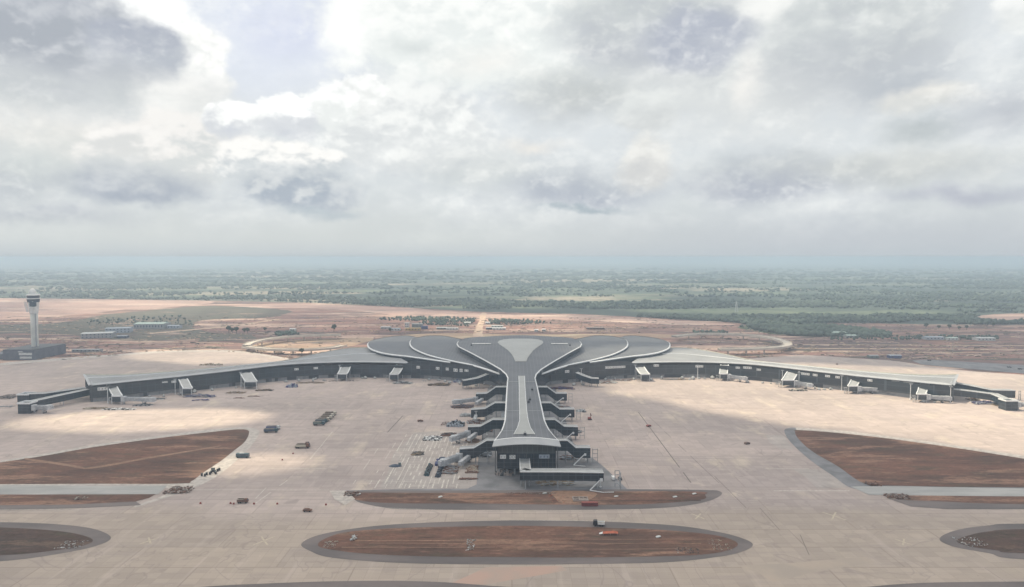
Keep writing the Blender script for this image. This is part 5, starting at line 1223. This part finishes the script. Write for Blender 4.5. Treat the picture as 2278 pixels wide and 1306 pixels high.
# barrier blocks across the taxiway
def cone():
    r = empty('barrier_block', (0, 0, 0), 'small barrier block in the row across the taxiway at the lower left', 'barrier', 'barrier blocks across the taxiway')
    b = MB(); b.add([(-.5, -.35, 0), (.5, -.35, 0), (.5, .35, 0), (-.5, .35, 0), (-.35, -.12, .9), (.35, -.12, .9), (.35, .12, .9), (-.35, .12, .9)], [(0, 3, 2, 1), (4, 5, 6, 7), (0, 1, 5, 4), (1, 2, 6, 5), (2, 3, 7, 6), (3, 0, 4, 7)]); b.build('block', 'red_paint', r)
    b = MB(); b.box(-.36, -.17, .55, .36, .17, .7); b.build('stripe', 'white', r); return r
c0_ = cone()
for i, (px, py) in enumerate([(446, 1121), (513, 1121), (520, 1122), (565, 1122), (617, 1122), (628, 1024), (652, 1010), (725, 1124)]):
    p = at(px, py); r = c0_ if i == 0 else dup(c0_, (0, 0, 0), 0, c0_['label']); r.location = (p.x, p.y, .05)
# covered mound, excavator, container, foundation slab
r = empty('covered_mound', tuple(at(879, 1038)), 'dark blue tarpaulin mound alone on the grey stands', 'tarpaulin mound')
b = MB(); rr = [[(4.0 * k * math.cos(a) * (1 + .12 * math.sin(3 * a)), 1.8 * k * math.sin(a), .1 + 1.5 * (1 - k ** 2)) for a in np.linspace(0, 2 * math.pi, 21)] for k in (1, .75, .5, .25, .01)]; b.grid(rr); b.build('tarpaulin', 'darkblue_paint', r, True)
b = MB(); b.box(1.8, 1.2, 0, 3.4, 2.4, 1.9); b.build('crate', 'green_grey_paint', r)
r = empty('tarpaulin_shelter', tuple(at(1357, 1190)), 'low red and white tarpaulin shelter on the centre island', 'shelter'); r.scale = (.8, .8, .8)
b = MB(); b.grid([[(-4.5, -1.2, 1.1), (-1, -1.3, 1.4), (2.4, -1.2, 1.5), (4.6, -1.2, 1.2)], [(-4.2, 0, 2.0), (-1, .1, 2.3), (2.4, 0, 2.5), (4.6, 0, 2.0)], [(-4.3, 1.2, .9), (-1, 1.2, 1.2), (2.4, 1.3, 1.3), (4.6, 1.2, 1.1)]]); b.build('canopy', 'orange_sheet', r)
b = MB(); b.grid([[(-6.6, -1.0, .8), (-4.55, -1.2, 1.15)], [(-6.2, 0, 1.3), (-4.25, 0, 2.05)], [(-6.4, 1.0, .7), (-4.35, 1.2, .95)]]); b.build('white_flap', 'white', r)
b = MB(); [b.tube((x, y, 0), (x, y, 1.2), .08, n=5) for x in (-4, 0, 4.3) for y in (-1.1, 1.1)]; b.build('poles', 'steel', r)
r = empty('container', tuple(at(1313, 1125)), 'dark red container low on the strip island', 'container')
b = MB(); b.box(-4.6, -1.1, 0, 4.0, 1.1, 1.9); 
for i in range(14): b.box(-4.5 + i * .62, -1.18, .1, -4.25 + i * .62, -1.1, 1.8)
b.build('box', paintmat('deep_red_paint', (.20, .05, .05)), r); b = MB(); b.box(-4.6, -1.1, 1.9, 4.0, 1.1, 1.98); b.build('roof', 'red_paint', r)
r = empty('foundation', tuple(at(1291, 1112)), 'pale concrete foundation with open pits on the strip island', 'foundation')
b = MB()
for x0_, y0_, x1_, y1_ in ((-4.2, -3, 4.2, -2.4), (-4.2, 2.4, 4.2, 3), (-4.2, -2.4, -3.6, 2.4), (3.6, -2.4, 4.2, 2.4), (-.8, -2.4, -.2, 2.4), (-3.6, -.3, -.8, .3), (1.5, -2.4, 2.0, 2.4)): b.box(x0_, y0_, 0, x1_, y1_, .8)
b.build('walls', 'rubble', r); b = MB(); b.box(-3.6, -2.4, .05, 3.6, 2.4, .25); b.build('pit_floor', 'rubble', r)
for px, py, lab in [(980, 1107, 'pale slab alone on the left half of the strip island'), (1212, 1099, 'white broken slab near the middle of the strip island'), (1371, 1106, 'small pale slab right of the foundation'), (1502, 1107, 'white slab in the right part of the strip island'), (1545, 1100, 'white slab near the right tip of the strip island'), (798, 1101, 'white slab beside the left tip of the strip island'), (1465, 1196, 'pale leaning boards on the right half of the centre island')]:
    r = empty('concrete_slab', tuple(at(px, py)), lab, 'slab', None, random.uniform(-.6, .6))
    b = MB(); b.beam((-1.2, 0, .3), (1.0, .2, .6), 1.2, .25); b.beam((-.6, .8, .3), (.8, 1.2, .3), .5, .4); b.build('slab', 'cabin_white', r)
r = empty('excavator', tuple(at(1312, 934)), 'dark red digger right of the pier, outside the second side link', 'excavator')
b = MB(); b.box(-1.6, -1.2, 0, 1.6, -.7, .8); b.box(-1.6, .7, 0, 1.6, 1.2, .8); b.build('tracks', 'black_paint', r)
b = MB(); b.box(-1.6, -1, .8, 1.0, 1, 2.2); b.build('body', 'red_paint', r); b = MB(); b.beam((.8, 0, 1.8), (.6, 1.5, 5.0), .4, .5); b.beam((.6, 1.5, 5.0), (1.6, 2.2, 2.6), .35, .4); b.build('boom', 'rust', r)
# people are a pixel or two tall here, standing in twos on the sunlit apron
b1, b2, b3 = MB(), MB(), MB()
for _ in range(900):
    px = random.uniform(-60, 2340); py = random.uniform(690, 800)
    if not inpoly(px, py, RED) or inpoly(px, py + 1.5, APR) or inpoly(px, py - 1.5, APR) or (800 < px < 1510 and py > 739): continue
    p = at(px, py); L = random.uniform(12, 80); wd_ = random.uniform(2, 11); a = random.gauss(0, .25); n = 9; bd = random.choice([b1, b1, b2, b2, b3]); z = -.10 + random.random() * .05
    up_, dn = [], []
    for i in range(n):
        t = i / (n - 1) - .5; c_ = math.sin(math.pi * (t + .5)) ** .6 + .05; x = p.x + L * t; y = p.y + L * t * a + random.uniform(-1, 1)
        up_.append((x, y + wd_ * c_ * random.uniform(.3, .6), z)); dn.append((x, y - wd_ * c_ * random.uniform(.3, .6), z))
    bd.grid([dn, up_])
structure(b1.build('pale_earth_patches', 'pink')); structure(b2.build('dark_earth_patches', mat('damp_earth', (.15, .105, .10), (.10, .08, .08), .05, .95, detail=6))); structure(b3.build('scrub_patches', 'drygrass'))
# ------------------------------------------------------------------ buildings of the site beyond
def shed(px, py, wpx, dep, hgt, wallm, roofm, label, rz=0, roofh=1.2, floors=1, cat='building', group=None, name='site_building'):
    p = at(px, py); wd = wpx * p.y / F
    r = empty(name, tuple(p), label, cat, group, R(rz))
    b = MB(); b.box(-wd / 2, 0, 0, wd / 2, dep, hgt); wl = b.build('wall', wallm, r)
    b = MB(); e = .5
    b.add([(-wd / 2 - e, -e, hgt), (wd / 2 + e, -e, hgt), (wd / 2 + e, dep + e, hgt), (-wd / 2 - e, dep + e, hgt), (-wd / 2 - e, dep / 2, hgt + roofh), (wd / 2 + e, dep / 2, hgt + roofh)], [(0, 1, 5, 4), (3, 4, 5, 2), (0, 4, 3), (1, 2, 5), (0, 3, 2, 1)])
    b.build('roof', roofm, r)
    b = MB(); n = max(2, int(wd / 5))
    for f in range(floors):
        z = hgt * (f + .35) / floors
        for i in range(n): xx = -wd / 2 + wd * (i + .5) / n; b.box(xx - 1.0, -.12, z, xx + 1.0, .03, z + hgt / floors * .4)
    b.build('windows', 'towerglass', r); return r
sg = 'buildings of the construction camp behind the hall'
shed(918, 736, 34, 10, 4.5, 'ochre_paint', 'ochre_paint', 'low ochre building behind the left petal', 0, .5, group=sg)
shed(905, 729, 9, 9, 8.5, 'cabin_white', 'cabin_white', 'pale narrow building above the ochre one', 0, .5, 2, group=sg)
shed(928, 729, 24, 9, 6.5, 'green_grey_paint', 'pipe_grey', 'grey-green block right of the pale narrow building', 0, .8, 2, group=sg)
shed(944, 732, 14, 8, 5, 'blue_paint', 'blue_paint', 'small blue building right of the ochre one', 0, .5, group=sg)
shed(880, 736, 20, 8, 4, 'cabin_white', 'pale_blue_sheet', 'white cabin row left of the ochre building', 0, .8, group=sg)
shed(858, 732, 22, 8, 3.5, 'pipe_grey', 'cabin_white', 'grey cabin left of the white cabin row', 0, .8, group=sg)
for i, (px, py, w_, mm, rm, lab) in enumerate([(982, 733, 22, 'green_grey_paint', 'cabin_white', 'grey-green cabin with a white roof left of the dirt road'), (1006, 734, 26, 'cabin_white', 'cabin_white', 'long white cabin left of the dirt road'), (1040, 721, 14, 'cabin_white', 'white', 'small bright roofed cabin in front of the trees, left of the dirt road'),
                                           (1085, 721, 10, 'cabin_white', 'white', 'small bright roofed cabin right of the dirt road'), (1106, 729, 26, 'mint_sheet', 'cabin_white', 'upper long cabin right of the dirt road'), (1110, 734, 30, 'cabin_white', 'white', 'lower long white cabin right of the dirt road'), (1088, 733, 14, 'darkblue_paint', 'cabin_white', 'dark blue cabin at the road edge'),
                                           (1193, 738, 8, 'cabin_white', 'white', 'small white cabin behind the skylight, left one'), (1210, 737, 8, 'cabin_white', 'white', 'small white cabin behind the skylight, right one'), (1325, 733, 40, 'brown_paint', 'rubble', 'long brown roofed shelter behind the right petals'),
                                           (650, 736, 12, 'cabin_white', 'white', 'white cabin behind the left viaduct')]):
    shed(px, py, w_, 8, 3.2, mm, rm, lab, 0, .9, group=sg)
shed(1868, 748, 34, 16, 6, 'mint_sheet', 'mint_sheet', 'pale mint roofed hall right of the viaduct loop', 0, 1.2); shed(1895, 752, 22, 12, 4, 'pipe_grey', 'mint_sheet', 'low grey hall beside the mint roofed one', 0, 1)
shed(2080, 756, 40, 12, 4, 'pale_blue_sheet', 'pale_blue_sheet', 'pale blue roofed shed at the far right', 0, 1); shed(2195, 758, 40, 14, 4, 'cabin_white', 'cabin_white', 'white shed by the right edge of the site', 0, 1); shed(2120, 757, 24, 10, 3.5, 'cabin_white', 'mint_sheet', 'greenish shed between the blue and white ones', 0, 1)
shed(1993, 797, 26, 8, 3.4, 'blue_paint', 'pale_blue_sheet', 'small blue site hut beyond the right back apron', 0, .8)
shed(1945, 797, 20, 8, 3.2, 'green_grey_paint', 'pipe_grey', 'grey-green site hut left of the small blue one', 0, .8)
shed(215, 753, 62, 26, 8, 'pipe_grey', 'cabin_white', 'long two storey building left of the dry field, nearer block', 18, 1, 2)
shed(262, 741, 50, 24, 8, 'pale_blue_sheet', 'pale_blue_sheet', 'grey middle block of the buildings in the dry field', 18, 1, 2)
shed(330, 732, 64, 34, 9, 'pipe_grey', 'mint_sheet', 'large pale green roofed hall in the dry field', 4, 2, 1)
shed(385, 731, 26, 14, 5, 'pale_blue_sheet', 'pale_blue_sheet', 'low annexe right of the green roofed hall', 4, 1, 1)
shed(270, 752.5, 22, 8, 3.5, 'darkblue_paint', 'pale_blue_sheet', 'small blue hut in front of the dry field buildings', 0, .8)
shed(190, 783, 60, 10, 3, 'pipe_grey', 'pipe_grey', 'low grey sheds right of the tower base', 3, .6)
# cranes and poles behind
for px, py, top_, lab in [(1222, 741, 728, 'thin brown mast behind the right petal'), (2119, 786, 760, 'thin pole at the far right dirt roads'), (833, 757, 750, 'short pole beside the left petal')]:
    p = at(px, py); r = empty('pole', tuple(p), lab, 'pole'); hh = (py - top_) * p.y / F
    MB().tube((0, 0, 0), (0, 0, hh), .35, .2, n=6).build('shaft', 'steel', r); b = MB(); b.box(-2, -.2, hh - .4, 2, .2, hh); b.build('crossarm', 'steel', r)
# far towers/chimney
p = at(1638, 695); r = empty('pylon', tuple(p), 'pale pylon standing far out in the green plain', 'pylon'); b = MB()
for sx in (-1, 1):
    for sy in (-1, 1): b.beam((sx * 3, sy * 3, 0), (sx * .5, sy * .5, 26), .7, .7)
for z in (6, 12, 18): b.beam((-2.4, -2.4, z), (2.4, -2.4, z), .4, .4)
b.build('lattice', 'cabin_white', r); MB().beam((-5, 0, 23), (5, 0, 23), .6, .6).build('crossarm', 'cabin_white', r)

# ------------------------------------------------------------------ trees one can tell apart
def ico():
    t = (1 + 5 ** .5) / 2; v = np.array([(-1, t, 0), (1, t, 0), (-1, -t, 0), (1, -t, 0), (0, -1, t), (0, 1, t), (0, -1, -t), (0, 1, -t), (t, 0, -1), (t, 0, 1), (-t, 0, -1), (-t, 0, 1)], float); v /= np.linalg.norm(v[0])
    f = np.array([(0, 11, 5), (0, 5, 1), (0, 1, 7), (0, 7, 10), (0, 10, 11), (1, 5, 9), (5, 11, 4), (11, 10, 2), (10, 7, 6), (7, 1, 8), (3, 9, 4), (3, 4, 2), (3, 2, 6), (3, 6, 8), (3, 8, 9), (4, 9, 5), (2, 4, 11), (6, 2, 10), (8, 6, 7), (9, 8, 1)]); return v, f
IV, IF = ico()
def blobs(name, cen, rad, m, parent=None, jit=.35):
    n = len(cen); base = IV[None] * (1 + rng.uniform(-jit, jit, (n, 12, 1))); V_ = base * rad[:, None, :] + cen[:, None, :]
    Fc = IF[None] + (np.arange(n) * 12)[:, None, None]
    me = bpy.data.meshes.new(name); me.vertices.add(n * 12); me.vertices.foreach_set('co', V_.reshape(-1)); nf = n * 20
    me.loops.add(nf * 3); me.loops.foreach_set('vertex_index', Fc.reshape(-1)); me.polygons.add(nf); me.polygons.foreach_set('loop_start', np.arange(nf) * 3); me.polygons.foreach_set('loop_total', np.full(nf, 3)); me.update(calc_edges=True)
    me.materials.append(M[m] if isinstance(m, str) else m); o = bpy.data.objects.new(name, me); COL.objects.link(o)
    if parent: o.parent = parent
    return o
def tree():
    r = empty('tree', (0, 0, 0), 'x', 'tree', 'single trees on the site ground')
    b = MB(); b.tube((0, 0, 0), (.1, 0, 3.4), .35, .22, n=7); b.tube((.1, 0, 3), (1.4, .4, 5), .16, .08, n=5); b.tube((.1, 0, 3), (-1.2, -.3, 5.2), .16, .08, n=5); b.build('trunk', 'bark', r)
    k = 60; c_ = rng.normal(0, 1, (k, 3)); c_ /= np.linalg.norm(c_, axis=1)[:, None]; c_ *= rng.uniform(.45, 1, (k, 1)); c_ = c_ * np.array([2.9, 2.9, 2.3]) + np.array([0, 0, 5.3])
    blobs('crown', c_, rng.uniform(.4, .95, (k, 1)) * np.array([[1, 1, .8]]), 'leaf', r); return r
t0 = tree(); spots = [(509, 741, 1.6, 'tallest of the tree row in the pale ground at the left, at its left end'), (517, 742, 1.3, 'second from the left in the tree row at the left'), (526, 742, 1.5, 'third from the left in the tree row at the left'), (543, 742, 1.2, 'tree fourth in the row at the left, near its right end'), (551, 742, 1.3, 'rightmost of the tree row at the left'), (590, 738, 1.0, 'lone dark tree above the left viaduct arm'),
             (743, 738, 1.6, 'dark tree above the end of the rear viaduct arm'), (671, 789, 1.1, 'small tree beside the front viaduct arm'), (868, 740, 1.0, 'tree in front of the grey cabin'), (2060, 731, 1.3, 'leftmost of the trees on the far right cleared ground'), (2088, 733, 1.0, 'second tree on the far right cleared ground'),
             (2112, 733, 1.2, 'third tree on the far right cleared ground'), (2134, 735, 1.0, 'fourth tree on the far right cleared ground'), (2150, 734, 1.1, 'fifth tree on the far right cleared ground'), (2195, 727, 1.2, 'tree on the edge strip at the far right'), (2210, 728, 1.1, 'last tree on the edge strip at the far right')]
for i, (px, py, s, lab) in enumerate(spots):
    p = at(px, py)
    r = t0 if i == 0 else dup(t0, (0, 0, 0), 0, '')
    r.location = p; r.rotation_euler = (0, 0, i * 1.7); r.scale = (s, s, s * 1.05); r['label'] = 'dark tree, ' + lab.replace('tree ', '', 1) if False else ('dark ' + lab if lab.split()[0] in ('tree',) else lab)
# far-off wood: reads as one mass
PINK2 = [(2160, 710), (2200, 698), (2278, 696), (2600, 693), (2600, 717), (2230, 717)]
cen, rad = [], []
while len(cen) < 20000:
    u = random.random(); px = random.uniform(-80, 2380); py = 598 + 152 * random.random() ** .75
    if inpoly(px, py, RED) or inpoly(px, py, PINK2): continue
    p = at(px, py); k = mnoise.noise(Vector((p.x * .0016, p.y * .004, 0))) * 1.3 + .6 * mnoise.noise(Vector((p.x * .008, p.y * .012, 5)))
    if k < random.uniform(-.15, .5): continue
    far = min(max((p.y - 2200) / 3000, 0), 1); s = random.choice([1.4, 2, 2.6, 3.4, 4.4]) * random.uniform(.8, 1.2) * (1 + far * 2.0)
    cen.append((p.x, p.y, s * .75 + random.uniform(0, 2))); rad.append((s * random.uniform(.9, 1.6) * (1 + far), s * random.uniform(.9, 1.3), s * random.uniform(.7, 1.15) / (1 + far * .8)))
# plantation rows behind the camp and beside the dirt road
def fill(poly, n, smin, smax):
    x0_, x1_ = min(q[0] for q in poly), max(q[0] for q in poly); y0_, y1_ = min(q[1] for q in poly), max(q[1] for q in poly); k = 0
    while k < n:
        px, py = random.uniform(x0_, x1_), random.uniform(y0_, y1_)
        if not inpoly(px, py, poly): continue
        p = at(px, py); s = random.uniform(smin, smax); cen.append((p.x, p.y, s * .9)); rad.append((s, s, s * 1.1)); k += 1
fill([(842, 709), (900, 706), (960, 707), (1060, 709), (1058, 716), (960, 718), (905, 714), (850, 713)], 230, 1.2, 3.0)
fill([(1085, 713), (1130, 711), (1180, 714), (1240, 719), (1175, 721), (1130, 723), (1090, 721)], 170, 1.2, 2.8)
fill([(960, 712), (1060, 716), (1040, 726), (930, 722)], 120, 1.2, 2.4)
fill([(1640, 727), (1700, 722), (1810, 722), (1960, 742), (1900, 748), (1760, 746), (1690, 738)], 650, 1.0, 2.4)
fill([(610, 742), (650, 739), (665, 745), (620, 749)], 60, 1.5, 3.0)
fill([(180, 712), (400, 702), (440, 722), (400, 726), (200, 722)], 130, 1.2, 2.6)
fill([(1990, 748), (2220, 748), (2220, 756), (1990, 756)], 140, 1.2, 2.4)
fill([(1840, 746), (1960, 744), (2000, 756), (1850, 757)], 100, 1.2, 2.4)
fill([(1540, 738), (1620, 738), (1615, 744), (1545, 744)], 60, 1.4, 2.6)
o = blobs('woodland', np.array(cen), np.array(rad), 'foliage'); tag(o, 'hazy green woodland and scrub spread over the plain beyond the site', 'woodland', kind='stuff')
# scrub and spoil over the construction ground
cen, rad = [], []
for _ in range(7000):
    px = random.uniform(-60, 2340); py = random.uniform(703, 800)
    if mnoise.noise(Vector((px * .012, py * .09, 2))) < random.uniform(-.5, .3): continue
    if not inpoly(px, py, RED) or inpoly(px, py + 1.0, APR) or 800 < px < 1510 and py > 741: continue
    if 540 < px < 830 and 750 < py < 780 and random.random() < .7: continue
    p = at(px, py); s = random.uniform(.5, 1.5); cen.append((p.x, p.y, s * .2 - .2)); rad.append((s * random.uniform(1, 4), s, s * .7))
o = blobs('spoil_heaps', np.array(cen), np.array(rad), mat('spoil_earth', (.60, .44, .34), (.085, .08, .065), .03, .95, detail=6)); tag(o, 'low heaps of dug earth and scrub scattered over the construction ground', 'spoil heaps', kind='stuff')
